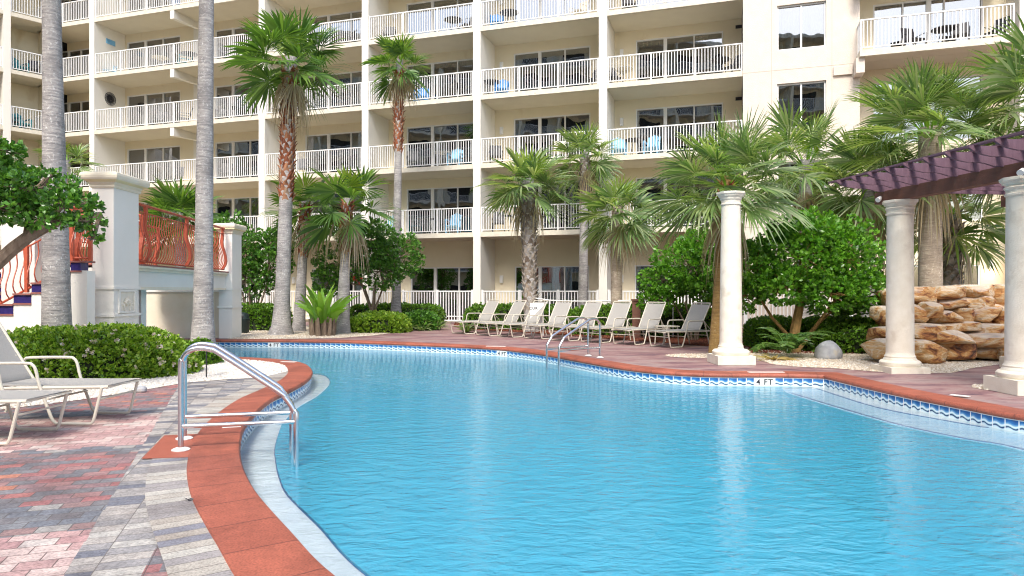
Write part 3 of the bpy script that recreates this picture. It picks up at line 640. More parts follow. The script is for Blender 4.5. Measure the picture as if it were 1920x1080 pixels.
add_bay(fsx[1]+FW/2,fsx[2]-FW/2,[(*w(572,700),P3)],[fs(552,D)],[(*w(585,700),P3)],'left')
add_bay(fsx[2]+FW/2,fsx[3]-FW/2,[(*w(762,905),P3)],[fs(737.5,D)+.12],[(*w(770,905),P3)],'middle')
add_bay(fsx[3]+FW/2,fsx[4]-FW/2,[(*w(963,1107),P3)],[fs(941,D)],[(*w(965,1105),P3)],'right-middle')
add_bay(fsx[4]+FW/2,sEnd-.005,[(*w(1192,1356),P3)],[fs(1166,D)],[(*w(1190,1330),P3)],'right')
add_bay(sCorner-1.5,fsx[0]-FW/2,[(fs(104,D),fs(163,D)+.4,P3)],[],[(fs(104,D),fs(163,D)+.4,P3)],'corner')
# bracket beams under the slabs in the wide bay
xb=fs(322)
for z in LV[2:]:
    bb=MB(); bb.hexa([(xb-.12,.02,z-.62),(xb+.12,.02,z-.62),(xb+.12,D,z-.50),(xb-.12,D,z-.50)],[(xb-.12,.02,z-.214),(xb+.12,.02,z-.214),(xb+.12,D,z-.214),(xb-.12,D,z-.214)]); bb.build('bracket_beam',M['fin'],hotel)
# rooms behind the glass
sL,sR=sCorner-1.5,fs(2080)
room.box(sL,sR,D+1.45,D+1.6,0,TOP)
# tower block flush with the facade
t0,t1=sEnd,fs(1612); wz=lambda y,px,v=0: GZ(y,fy(px,v))
wl,wr=fs(1457),fs(1549)
tz=[(LV[k]+.62,LV[k]+2.28) for k in range(1,7)]
ops=[(wl,wr,a,b) for a,b in tz]
wall_open(tower,t0,t1,-.02,.25,0,TOP,ops)
for k,(a,b) in enumerate(tz):
    if k>4: continue
    glazed(wl+.004,wr-.004,.09,a+.004,b-.004,P2,hotel,'window',900+k,[(.02,.98)] if k==2 else ([(.0,.45),(.62,1)] if k<2 else [(0,.5),(.55,.97)]))
for zz in LV[1:]:
    jnt.box(t0+.01,t1-.01,-.0225,-.0205,zz-.12,zz-.10)
for sx in (fs(1453)-.12,fs(1553)+.12): jnt.box(sx-.007,sx+.007,-.0235,-.0206,.0,TOP)
jnt.build('control_joint',M['joint'],hotel)
for k in (2,3,4,5):
    vt=MB(); x=sEnd-.005; vt.box(x-.24,x-.004,D-.06,D-.002,LV[k]+2.30,LV[k]+2.42); vt.build('vent',M['dark'],hotel)
# right hand bay with the projecting balcony
r0,r1=t1,fs(1915,0); VB=1.0
wo1=(fs(1637,VB),fs(1843,VB))
for k,z in enumerate(LV[:-1]):
    zt=LV[k+1]
    ws=[(wo1[0],wo1[1],z+.02,z+2.3 if k else 2.6)]
    if k==0: ws=[(fs(1700,VB),fs(1838,VB),.02,2.35)]
    wall_open(wall,r0+.002,r1+6,VB,VB+.2,z,zt-.002,ws)
    if k>4: continue
    for a,b,c_,d_ in ws: glazed(a+.004,b-.004,VB+.05,c_,d_-.004,[(0,0),(.28,.05),(.52,.16),(.66,.05),(1,0)] if k else P2,hotel,'sliding_door',500+k,[(0,.26),(.54,.62),(.9,1)] if k else [(0,.2)])
q=MB(); q.box(r1-.1,r1+.3,-.15,VB-.002,0,TOP); q.build('dividing_wall',M['fin'],hotel)
zb=LV[3]+.12
for k in (3,4,5):
    zb=LV[k]+.12; b0,b1=r0-.12,fs(1905,-.75)
    q=MB(); q.box(b0,b1,-.75,-.03,zb-.22,zb); q.box(r0+.004,b1,-.0299,VB-.004,zb-.22,zb); q.box(b0+.01,b1-.01,-.72,-.04,zb-.232,zb-.219,1); q.box(r0+.02,b1-.01,-.028,VB-.006,zb-.232,zb-.219,1); q.build('balcony_slab',[M['slabedge'],M['soffit']],hotel); slab=MB()
    railing(b0+.02,b1-.02,-.70,zb,hotel)
    sr=MB(); sr.box(b0+.02,b0+.06,-.66,-.03,zb+1.02,zb+1.07)
    for i in range(1,6): sr.box(b0+.03,b0+.052,-.66+i*.105,-.638+i*.105,zb,zb+1.02)
    sr.build('balcony_railing',M['white'],hotel)
    slab.box(b0-.10,b0+.18,-.62,-.03,zb-.75,zb-.222); 
    slab.box(b0-.75,b0-.13,-.10,-.0225,zb-.62,zb-.32); slab.build('bracket',M['tower'],hotel)
sconce(fs(1848,VB)+.12,VB,wz(496,1848,VB),True)
lg=bpy.data.lights.new('sconce_light','POINT'); lg.energy=4; lg.color=(1,.6,.28); lg.shadow_soft_size=.05; lo2=bpy.data.objects.new('sconce_light',lg); COL.objects.link(lo2); lo2.parent=hotel; lo2.location=(fs(1848,VB)+.12,VB-.12,wz(496,1848,VB)-.3)
wall.box(sL,sR,D+.4,D+1.6,TOP,TOP+.5)
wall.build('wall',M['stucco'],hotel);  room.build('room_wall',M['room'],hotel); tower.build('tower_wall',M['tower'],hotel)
# ornaments on the side wall of the wide bay
xf=fsx[0]+FW/2+.004
mb=MB(); ctr=(xf+.02,.95,LV[3]+.02); zc=GZ(183,fy(200)+.9)
for i in range(24):
    a=i*math.pi/12; mb.box(0,0,0,0,0,0) if False else None
    p=(xf+.02,.95+.10*math.cos(a),zc+.10*math.sin(a)); q=(xf+.02,.95+.34*math.cos(a),zc+.34*math.sin(a)); mb.tube([p,q],[.02,.012],5)
mb.tube([(xf,.95,zc),(xf+.03,.95,zc)],.09,16)
for rr_ in (.2,.33):
    mb.tube([(xf+.02,.95+rr_*math.cos(a),zc+rr_*math.sin(a)) for a in np.linspace(0,6.283,33)],.012,5)
o=mb.build('wall_ornament',M['dark']); o.location=(P0[0],P0[1],0); o.rotation_euler=(0,0,math.atan2(UY,UX)); tag(o,'round dark sunburst ornament hung on the side wall of a far left balcony','ornament')
mb=MB(); zc=GZ(76,fy(199)+.9); mb.box(xf,xf+.03,.7,1.25,zc-.13,zc+.13); 
for i in range(4): mb.box(xf+.03,xf+.04,.74,1.21,zc-.10+i*.055,zc-.07+i*.055)
o=mb.build('wall_plaque',M['paleblue']); o.location=(P0[0],P0[1],0); o.rotation_euler=(0,0,math.atan2(UY,UX)); tag(o,'small pale blue plaque on the side wall one balcony above the sunburst','plaque')

# left wing, turning towards the camera
pc=np.array((-24.0,35.85)); wd=np.array((-1.0,-1.1)); wd=wd/np.linalg.norm(wd)
wing=empty('hotel_wing',(pc[0],pc[1],0),math.atan2(-wd[1],-wd[0])); tag(wing,'cream balcony wing at the far left edge turning toward the camera','building')
def ws_(px):                                       # run along the wing (local x is negative going left)
    r=(px-960)/F; return -((pc[0]-r*pc[1])/(r*wd[1]-wd[0]))
W_wall=MB(); W_fin=MB(); W_slab=MB(); W_room=MB(); W_soff=MB()
x13=ws_(13.5); wx=[(x13+.15,.0),(x13-5.2,x13-.15),(x13-10.6,x13-5.5)]
for x in (x13,x13-5.35,x13-10.75): q=MB(); q.box(x-.16,x+.15,0,D+1.6,0,TOP); q.build('dividing_wall',M['fin'],wing)
for (a,b) in wx:
    for k,z in enumerate(LV):
        if k: q=MB(); q.box(a+.002,b-.002,.012,D+1.5,z-.2,z); q.box(a+.004,b-.004,.1,D-.002,z-.212,z-.199,1); q.build('balcony_slab',[M['slabedge'],M['soffit']],wing)
        if k>=7: break
        zt=LV[k+1]; head=z+2.28
        m_=(a+b)/2; op=[(m_-.3,b-.35,z+.02,head)] if b-a>4 else []
        wall_open(W_wall,a+.002,b-.002,D,D+.2,z,zt-.202,op)
        for o_ in op:
            if k<6: glazed(o_[0]+.004,o_[1]-.004,D+.05,z+.02,head-.003,P2,wing,'sliding_door',k*13+7)
        if 0<k<6: railing(a+.01,b-.01,.07,z,wing)
W_room.box(x13-11,2.5,D+1.45,D+1.6,0,TOP); W_wall.box(-.3,.15,.35,D+1.4,0,TOP)
W_wall.build('wall',M['stucco'],wing);  W_room.build('room_wall',M['room'],wing)

# facing wing of the same hotel, behind the camera: seen only as reflections in glass and water
opp=empty('facing_hotel_wing',(-35,-12.5,0),math.atan2(.775,.63)+math.pi/2); tag(opp,'balconied hotel block across the courtyard seen only as a reflection in the glass','building')
a_=MB(); b_=MB(); c_=MB(); d_=MB()
for i in range(-10,10):
    x=i*5.0; a_.box(x-.16,x+.16,0,2.2,0,33)
    for z in (0,3.9,6.8,9.7,12.6,15.5,18.4,21.3,24.2,27.1,30.0):
        if z: b_.box(x+.17,x+4.83,0,2.2,z-.2,z)
        if z:
            c_.box(x+.2,x+4.8,.05,.1,z+1.02,z+1.07); c_.box(x+.2,x+4.8,.05,.1,z+.07,z+.1)
            for j in range(1,41): c_.box(x+.2+j*.112,x+.224+j*.112,.06,.085,z+.1,z+1.02)
        d_.box(x+1.3,x+4.2,1.95,1.99,z+.03,z+2.25)
a_.box(-50,50,2.0,2.3,0,33)
b_.box(-50.2,50.2,-.02,2.4,33.002,33.5)
a_.build('wall',M['stucco'],opp); b_.build('balcony_slab',M['slabedge'],opp); c_.build('balcony_railing',M['white'],opp); d_.build('window',M['room'],opp)

# white patio fence along the ground floor
names=['far left behind the palms','behind the small trees','beside the path','behind the loungers on the left','behind the loungers on the right']
edges=[(0,1),(1,2),(2,3),(3,4)]
gf=[(fsx[0]+FW/2,fsx[1]-FW/2),(fsx[1]+FW/2,fsx[2]-FW/2),(fsx[2]+FW/2,fsx[3]-FW/2),(fsx[3]+FW/2,fsx[4]-FW/2),(fsx[4]+FW/2,sEnd),(sEnd,fs(1700))]
names=['white slatted patio fence at the far left ground floor behind the dark small tree','white slatted patio fence behind the tall rough palm and light green plant','white slatted patio fence and gate at the end of the path','white slatted patio fence behind the left half of the lounger row','white slatted patio fence behind the right half of the lounger row','white slatted patio fence behind the big round shrub at the right']
for (a,b),nm in zip(gf,names):
    e=empty('patio_fence',(P0[0],P0[1],0),math.atan2(UY,UX)); tag(e,nm,'fence','white fences along the ground floor patios')
    v=.10 if a<sEnd-.01 else -.5
    mb=MB(); mb.box(a+.02,b-.02,v-.03,v+.03,1.37,1.42); mb.box(a+.02,b-.02,v-.02,v+.02,.12,.17); mb.box(a+.02,b-.02,v-.02,v+.02,.30,.34); mb.build('rail',M['white'],e)
    mb=MB(); k=int((b-a)/.125)
    for i in range(1,k): x=a+(b-a)*i/k; mb.box(x-.02,x+.02,v-.012,v+.012,.17,1.37)
    mb.build('picket',M['white'],e)['kind']='stuff'
    mb=MB(); n=max(2,round((b-a)/1.9))
    for i in range(n+1):
        x=a+.06+(b-a-.12)*i/n; q=MB(); q.box(x-.045,x+.045,v-.045,v+.045,0,1.46); q.build('post',M['white'],e)

# ------------------------------------------------------------------ balcony furniture
def make_chair(m, frame_m, adir=False):
    o=empty('patio_chair')
    q=MB(); q.box(-.26,.26,-.25,.25,.40,.43) if not adir else q.hexa([(-.28,-.30,.36),(.28,-.30,.36),(.28,.25,.26),(-.28,.25,.26)],[(-.28,-.30,.39),(.28,-.30,.39),(.28,.25,.29),(-.28,.25,.29)]); q.build('seat',m,o)
    q=MB()
    if adir:
        for i in range(5): x=-.26+i*.107; q.hexa([(x,.22,.28),(x+.09,.22,.28),(x+.09,.25,.28),(x,.25,.28)],[(x,.50,1.0-abs(i-2)*.04),(x+.09,.50,1.0-abs(i-2)*.04),(x+.09,.53,1.0-abs(i-2)*.04),(x,.53,1.0-abs(i-2)*.04)])
    else:
        q.hexa([(-.25,.22,.43),(.25,.22,.43),(.25,.25,.43),(-.25,.25,.43)],[(-.25,.36,.98),(.25,.36,.98),(.25,.39,.98),(-.25,.39,.98)])
    q.build('backrest',m,o)
    for s_ in (-1,1):
        q=MB(); q.tube([(s_*.27,-.24,0),(s_*.28,-.24,.62),(s_*.28,-.2,.65),(s_*.28,.2,.65),(s_*.27,.30,.62)],.014 if not adir else .03,6); q.build('armrest',frame_m,o)
        for y in (-.22,.22): q=MB(); q.tube([(s_*.24,y,.41 if not adir else .3),(s_*.26,y+(.08 if y>0 else 0),0)],.014 if not adir else .025,6); q.build('leg',frame_m,o)
    return o
def make_table(m):
    o=empty('patio_table'); q=MB(); q.lathe([(.38,.69),(.40,.70),(.40,.72),(.37,.725)],n=20); q.build('tabletop',m,o)
    for i in range(3): a=i*2.09+.3; q=MB(); q.tube([(.08*math.cos(a),.08*math.sin(a),.69),(.30*math.cos(a),.30*math.sin(a),0)],.014,6); q.build('leg',m,o)
    return o
darkch=make_chair(M['dark'],M['dark']); whitech=make_chair(M['frame'],M['frame']); bluech=make_chair(M['blue'],M['blue'],True); palech=make_chair(M['paleblue'],M['paleblue'],True); tealch=make_chair(M['teal'],M['teal'],True)
tabD=make_table(M['dark']); tabW=make_table(M['frame'])
used=set(); ang0=math.atan2(UY,UX)
def put(proto,px,v,z,rz,label,cat,group):
    s_=fs(px,v); o=proto if proto.name not in used else copy_tree(proto); used.add(proto.name)
    o.location=(P0[0]+UX*s_+(-UY)*v, P0[1]+UY*s_+UX*v, z+.002); o.rotation_euler=(0,0,ang0+rz); tag(o,label,cat,group)
BN=['wide far left','second','middle','fourth','fifth']
FN={1:'first floor',2:'second floor',3:'third floor',4:'fourth floor',5:'fifth floor'}
spots=[ # bay idx, floor, [(px, kind, rot)]
 (0,4,[(205,'pale',.6),(300,'tabW',0),(345,'teal',-.8),(355,'tabD',0)]),
 (0,3,[(345,'dark',-.7),(300,'dark',.5),(418,'dark',.4),(430,'tabD',0)]),
 (0,2,[(330,'dark',.3),(425,'dark',.6)]),
 (1,4,[(650,'dark',-.6)]),
 (1,3,[(520,'dark',.5),(560,'tabD',0),(640,'dark',-.5)]),
 (1,2,[(565,'dark',.3),(650,'dark',-.4)]),
 (2,4,[(730,'dark',.4),(850,'tabD',0),(875,'dark',-.6)]),
 (2,3,[(740,'dark',.5),(790,'blue',.2),(860,'tabD',0),(880,'dark',-.5)]),
 (2,2,[(775,'dark',.5),(853,'pale',.1),(830,'tabW',0),(878,'dark',-.6)]),
 (2,1,[(735,'teal',.4),(850,'pale',.1),(800,'tabD',0)]),
 (3,4,[(932,'blue',.35),(955,'tabD',0),(1085,'white',-.5)]),
 (3,3,[(921,'tabD',0),(941,'paleb',.25),(1110,'dark',-.6)]),
 (3,2,[(930,'dark',.4),(1050,'white',.2)]),
 (3,1,[(935,'dark',.3),(960,'tabD',0),(1030,'dark',-.3)]),
 (4,4,[(1180,'dark',.3)]),
 (4,3,[(1152,'dark',.6),(1170,'tabW',0),(1350,'tabD',0),(1372,'dark',-.9)]),
 (4,2,[(1160,'pale',.25),(1190,'tabD',0),(1222,'pale',-.1)]),
]
KW={'dark':(darkch,'dark metal patio chair'),'white':(whitech,'beige patio chair'),'blue':(bluech,'bright blue plastic chair'),'pale':(palech,'pale blue plastic chair'),'paleb':(bluech,'blue plastic chair'),'teal':(tealch,'teal plastic chair'),'tabD':(tabD,'dark round patio table'),'tabW':(tabW,'pale round patio table')}
BW=['widest bay at left','bay behind tall rough palm','bay behind slim tall palm','bay right of slim palm','bay beside windowed tower wall']
for b,k,items in spots:
    for i,(px,kd,rz) in enumerate(items):
        pr,nm=KW[kd]; same=[x for x in items if x[1]==kd]
        pos='' if len(same)==1 else (' leftmost' if px==min(x[0] for x in same) else ' rightmost')
        put(pr,px,.85 if 'tab' not in kd else .7,LV[k],rz,f'{pos.strip()+" " if pos else ""}{nm}, {BW[b]}, {FN[k]}','table' if 'tab' in kd else 'chair','patio furniture on the hotel balconies')
zb=LV[3]+.12
for px,pr,nm,rz in ((1715,darkch,'dark patio chair left of the table on the sunlit balcony at top right',.5),(1770,tabD,'dark round table on the sunlit balcony at top right',0),(1800,darkch,'dark patio chair right of the table on the sunlit balcony at top right',-.3),(1868,darkch,'dark patio chair at the far right end of the top right balcony',-.8)):
    put(pr,px,.1,zb,rz,nm,'table' if pr is tabD else 'chair','patio furniture on the hotel balconies')
def putw(proto,x,v,z,rz,label):
    o=proto if proto.name not in used else copy_tree(proto); used.add(proto.name); u=-wd; n=np.array((-u[1],u[0])); p=pc+u*x+n*v
    o.location=(p[0],p[1],z+.002); o.rotation_euler=(0,0,math.atan2(u[1],u[0])+rz); tag(o,label,'chair','patio furniture on the hotel balconies')
for k,(kd,x) in {4:('teal',-1.3),3:('teal',-1.6),2:('teal',-1.2)}.items(): pass
putw(tealch,ws_(45),.8,LV[4],.4,'teal chair on the far left wing balcony behind the tall trunk, upper one'); putw(darkch,ws_(68),.8,LV[4],-.3,'dark chair on the far left wing balcony, upper floor')
putw(tealch,ws_(50),.8,LV[3],.3,'teal chair on the far left wing balcony, lower of the two'); putw(darkch,ws_(32),.8,LV[3],.5,'dark chair on the far left wing balcony, lower floor')

# ================================================================== PLANTS
def unit(v): return v/(np.linalg.norm(v,axis=-1,keepdims=True)+1e-9)
ZV=np.array((0,0,1.0))
def fan(hub, axis, nrm, L, nseg=30, spread=140, droop=.25, rr=RNG, web=.42, tipdroop=.25, wmul=1.0):
    axis=unit(axis); side=unit(np.cross(axis,nrm)); nrm=unit(np.cross(side,axis))
    th=np.radians(np.linspace(-spread,spread,nseg)+rr.normal(0,1.5,nseg)); dth=2*np.radians(spread)/nseg
    d=np.cos(th)[:,None]*axis+np.sin(th)[:,None]*side
    d=unit(d+nrm*(.22*np.abs(np.sin(th))[:,None])+rr.normal(0,.03,(nseg,3)))
    ln=L*(.74+.26*np.cos(th))*(1+rr.normal(0,.05,nseg))
    pr=unit(np.cross(d,nrm))
    def P(f,extra=0): r=(ln*f)[:,None]; return hub+d*r-ZV*(droop*(r**2)/L+extra)
    w1=(ln*web*math.tan(dth/2)*1.02*wmul)[:,None]; td=(tipdroop*L*(.5+rr.random(nseg)))[:,None]
    c1=P(web); c2=P(.75,td*.25); tip=P(1.0,td)
    tw=nrm*w1*.55
    L1=c1-pr*w1+tw; R1=c1+pr*w1-tw; L2=c2-pr*w1*.62+tw*.6; R2=c2+pr*w1*.62-tw*.6
    H=np.repeat(hub[None],nseg,0)+d*.03
    V=np.stack([H,L1,R1,L2,R2,tip],1)
    T=np.array([(0,1,2),(1,3,4),(1,4,2),(3,5,4)])
    return V.reshape(-1,3), (T[None]+6*np.arange(nseg)[:,None,None]).reshape(-1,3)
def join(parts):
    V=[];F_=[];o=0
    for v,f in parts: V.append(v); F_.append(f+o); o+=len(v)
    return np.concatenate(V), np.concatenate(F_)
def ribbon3(pts,w,nrm):
    """flat strip along pts"""
    pts=np.array(pts); n=len(pts); t=unit(np.gradient(pts,axis=0)); s_=unit(np.cross(t,nrm)); w=np.array(w)[:,None] if hasattr(w,'__len__') else w
    V=np.concatenate([pts-s_*w,pts+s_*w]); F_=[]
    for i in range(n-1): F_+= [(i,i+1,n+i+1),(i,n+i+1,n+i)]
    return V,np.array(F_)
def palm(label, group, base, zc, r0, r1, kind='sabal', n=34, L=1.1, pet=.8, lean=(0,0), tm='trunkgrey', boots=None, dead=8, lo_=-55, flare=1.3, nseg=28, bend=0, seed=1, young=2, bootmat='boot', crownmats=None, sink=0):
    rr=np.random.default_rng(seed); root=empty('palm_tree',(base[0],base[1],0)); tag(root,label,'palm',group)
    if zc>0.3:
        pts=[];rad=[]; K=26
        for i in range(K+1):
            t=i/K; z=-.02+t*(zc+.02); x=lean[0]*t+bend*math.sin(t*math.pi); y=lean[1]*t
            r=r0+(r1-r0)*min(1,t*1.6); r*=1+(flare-1)*math.exp(-z/.45); r*=1+rr.normal(0,.012)
            pts.append((x,y,z)); rad.append(r)
        mb=MB(); mb.tube(pts,rad,20); mb.build('trunk',M[tm],root,True)
        def axis_at(z): t=max(0,min(1,z/zc)); return np.array((lean[0]*t+bend*math.sin(t*math.pi),lean[1]*t,z)), r0+(r1-r0)*min(1,t*1.6)
        if boots:
            z0,z1=boots; parts=[]; nb=int((z1-z0)*46); 
            for i in range(nb):
                z=z0+(z1-z0)*i/nb; c,r=axis_at(z); a=i*2.39996+rr.normal(0,.15); dr=np.array((math.cos(a),math.sin(a),0)); tg=np.array((-dr[1],dr[0],0))
                k=.5+.9*i/nb if rr.random()<.9 else 1.3; w_=r*.5; h_=.16+.10*rr.random(); out=.05+.075*k*rr.random()+.03
                b=c+dr*(r*.92); p=[b-tg*w_-ZV*.03,b+tg*w_-ZV*.03,b+tg*w_*.55+dr*out*.6+ZV*h_*.6,b-tg*w_*.55+dr*out*.6+ZV*h_*.6,b+dr*out*1.25+ZV*h_+tg*w_*.3*rr.normal(),b+dr*.0+ZV*h_*.55]
                parts.append((np.array(p),np.array([(0,1,2),(0,2,3),(3,2,4),(1,5,2),(2,5,4),(0,3,5),(3,4,5)])))
            v,f=join(parts); npmesh('leaf_bases',v,f,M[bootmat],root)
    top=np.array((lean[0],lean[1],zc)); green=[];gm=[];deadp=[];pets=[]
    tot=n+dead
    for i in range(tot):
        isdead=i>=n; t=i/max(1,n-1) if not isdead else 1
        a=i*2.39996+rr.normal(0,.25); e=R((82+(lo_-82)*(t**.95)) if not isdead else rr.uniform(-78,-50))+rr.normal(0,.10)
        dr=np.array((math.cos(a)*math.cos(e),math.sin(a)*math.cos(e),math.sin(e))); hz=np.array((math.cos(a),math.sin(a),0))
        pl=pet*(.75+.35*rr.random())*(.75 if i<3 else 1); 
        if isdead: pl*=.55
        p0=top-ZV*(.10+.30*t)+hz*r1*.5; gv=.16 if kind=='wash' else .26
        m_=p0+dr*pl*.5; hub=p0+dr*pl-ZV*gv*.6*pl*(1-.3*abs(dr[2]))
        ax=unit(hub-m_-ZV*(.03 if not isdead else .6)*1.0*pl*.5); up=ZV+hz*.0
        if abs(ax[2])>.92: up=-hz
        nr=unit(np.cross(np.cross(ax,up),ax))
        nr=unit(nr+unit(np.cross(ax,nr))*rr.normal(0,.35))
        LL=L*(.85+.3*rr.random())*(.62 if i<young else 1); sp=rr.uniform(115,150) if i>=young else 40
        if isdead: v,f=fan(hub,ax,nr,LL*.8,18,60,.5,rr,.35,.5); deadp.append((v,f))
        else:
            dp=(.08,.10) if kind=='wash' else (.07,.13)
            v,f=fan(hub,ax,nr,LL,nseg,sp,dp[0],rr,.5 if kind=='wash' else .45,dp[1]*(.4+t),.95 if kind=='wash' else .80); green.append((v,f)); gm.append(np.full(len(f),1 if i<young+1 else 0))
        v,f=ribbon3([p0,m_,hub],[.03,.02,.012],unit(np.cross(dr,np.cross(ZV,dr))+1e-3)); pets.append((v,f))
    v,f=join(green); gmi=np.concatenate(gm); npmesh('crown',v,f,crownmats or ([M['palm'],M['palmyoung']] if kind=='wash' else [M['palmgrey'],M['palmyoung']]),root,gmi)
    v,f=join(pets); npmesh('petioles',v,f,M['banana' if kind!='wash' else 'banana'],root)
    if deadp: v,f=join(deadp); npmesh('dead_fronds',v,f,M['palmdead'],root)
    return root
def at(px,py): return G(px,py)
def pd(px,d): return (GX(px,d),d)
PG='palms around the pool'
def palmp(px,d,pyc,**k): b=pd(px,d); return palm(base=b,zc=GZ(pyc,d),**k)
palmp(108,12.2,-260,label='tall smooth grey palm trunk in front of the stair wall',group=PG,r0=.245,r1=.15,n=20,L=1.0,flare=1.05,seed=11,lean=(-.15,0),dead=4)
palmp(380,14.3,-330,label='tall leaning grey palm trunk with flared foot beside the bridge',group=PG,r0=.20,r1=.145,n=20,L=1.0,flare=1.5,seed=12,lean=(.12,0),dead=4)
palmp(527,22,108,label='tallest fan palm with rough brown upper trunk left of center',group=PG,r0=.235,r1=.20,kind='wash',n=34,L=1.15,pet=.95,lean=(.32,0),boots=(4.3,8.5),dead=9,flare=1.75,nseg=34,seed=13,bootmat='bootred',lo_=-28)
palmp(560,24,375,label='short rusty fan palm standing right behind the tallest rough palm',group=PG,r0=.20,r1=.15,kind='wash',n=18,L=.95,pet=.7,lean=(.25,0),boots=(2.6,4.4),dead=7,flare=1.3,seed=14,bootmat='bootred',lo_=-35)
palmp(641,22.6,372,label='short fan palm with rusty boots and light green crown by the bright blade plant',group=PG,r0=.225,r1=.15,kind='wash',n=20,L=1.05,pet=.75,lean=(.2,0),boots=(2.6,4.3),dead=8,flare=1.35,seed=15,bootmat='bootred',lo_=-40)
palmp(742,26.6,112,label='slim very tall fan palm with small crown near the path',group=PG,r0=.18,r1=.14,kind='wash',n=26,L=.85,pet=.6,lean=(.15,0),boots=(6.8,9.9),dead=10,flare=1.7,seed=16,bootmat='bootred',lo_=-50)
palmp(996,23.5,335,label='fan palm with criss-cross booted trunk behind the third lounger',group=PG,r0=.22,r1=.22,n=34,L=1.05,pet=.7,lean=(-.12,0),boots=(.6,4.9),dead=3,seed=17,lo_=-28)
palmp(1092,26.0,285,label='slender grey palm behind the loungers between two shorter palms',group=PG,r0=.19,r1=.15,n=30,L=.95,pet=.7,lean=(.1,0),dead=3,seed=18,boots=(4.6,6.4),lo_=-38)
palmp(1155,21.8,385,label='grey trunked palm with dense drooping crown behind the sixth lounger',group=PG,r0=.19,r1=.18,n=30,L=1.0,pet=.6,lean=(.05,0),dead=4,seed=19,tm='trunkwarm',flare=1.1,lo_=-38)
palmp(1341,15.3,330,label='ochre trunked palm with large bright crown beside the nearest freestanding column',group=PG,r0=.14,r1=.12,n=46,L=1.0,pet=.95,lean=(.25,0),dead=5,seed=20,tm='trunkochre',flare=1.1,nseg=38,lo_=-20,boots=(2.9,3.8),bootmat='bootred')
palmp(1505,19.5,300,label='half hidden grey-green palm behind the big round shrub',group=PG,r0=.2,r1=.18,n=38,L=1.12,pet=1.0,lean=(.1,0),dead=5,seed=21,nseg=34,lo_=-30)
palmp(1628,18.0,330,label='drooping palm just left of the pergola end',group=PG,r0=.17,r1=.15,n=26,L=1.15,pet=.8,dead=7,seed=22,lo_=-48,nseg=34)
palmp(1745,16.6,240,label='thick warm grey palm with the largest crown above the pergola',group=PG,r0=.27,r1=.25,n=54,L=1.15,pet=1.1,lean=(-.02,0),dead=6,seed=23,tm='trunkwarm',flare=1.0,nseg=42,lo_=-20)
palmp(1782,18.4,400,label='low palm with dark criss-cross booted trunk behind the rock waterfall',group=PG,r0=.24,r1=.24,n=26,L=1.0,pet=.8,dead=2,seed=24,boots=(.5,3.5),lo_=-45)
palmp(1960,15.6,170,label='palm at the top right edge with its trunk out of view',group=PG,r0=.2,r1=.18,n=38,L=1.25,pet=1.0,dead=4,seed=25,nseg=36)
palmp(338,26,392,label='dark low fan palm peeking over the bridge railing',group=PG,r0=.2,r1=.2,n=32,L=1.15,pet=.6,dead=1,seed=26,crownmats=[M['palm'],M['palm']],lo_=-35)
palmp(125,30,300,label='small distant palm seen right of the leftmost trunk',group=PG,r0=.15,r1=.12,n=18,L=.9,pet=.7,dead=1,seed=27,lo_=-35)

LEAFT=np.array([(0,1,2),(0,2,3)])
def leafquads(P, Dr, size, rr, wide=.36):
    n=len(P); Dr=unit(Dr); rv=unit(rr.normal(0,1,(n,3))); s_=unit(np.cross(Dr,rv)); nn=np.cross(s_,Dr)
    ln=size*(.65+.7*rr.random((n,1))); w_=ln*wide
    V=np.stack([P,P+Dr*ln*.5-s_*w_+nn*w_*.35,P+Dr*ln,P+Dr*ln*.5+s_*w_+nn*w_*.35],1)
    return V.reshape(-1,3),(LEAFT[None]+4*np.arange(n)[:,None,None]).reshape(-1,3)
def rosettes(C, Dr, size, per, rr, spread=.9, wide=.36):
    n=len(C); C=np.repeat(C,per,0); d=np.repeat(unit(Dr),per,0)+rr.normal(0,spread,(n*per,3))*.75
    P=C+rr.normal(0,size*.25,(n*per,3)); return leafquads(P,d,size,rr,wide)
def lump(P, s_=1.7, ph=0):
    return (np.sin(P[:,0]*s_*2.1+ph)+np.sin(P[:,1]*s_*2.4+ph*1.7+1)+np.sin(P[:,2]*s_*2.9+ph*.6+2))/3
def blob_points(c, r, n, rr, inner=.45):
    d=unit(rr.normal(0,1,(n,3))); rad=inner+(1-inner)*rr.random(n)**.45
    rad=rad*(1+.16*lump(d*np.array(r)+np.array(c),2.6,c[0]))
    return np.array(c)+d*np.array(r)*rad[:,None], d
def limb(mb, a, b, r0, r1, rr, wig=.08, k=6):
    a=np.array(a,float); b=np.array(b,float); L=np.linalg.norm(b-a); pts=[a+(b-a)*i/k+(rr.normal(0,wig*L*.25,3) if 0<i<k else 0) for i in range(k+1)]
    mb.tube(pts,[r0+(r1-r0)*i/k for i in range(k+1)],7); return pts
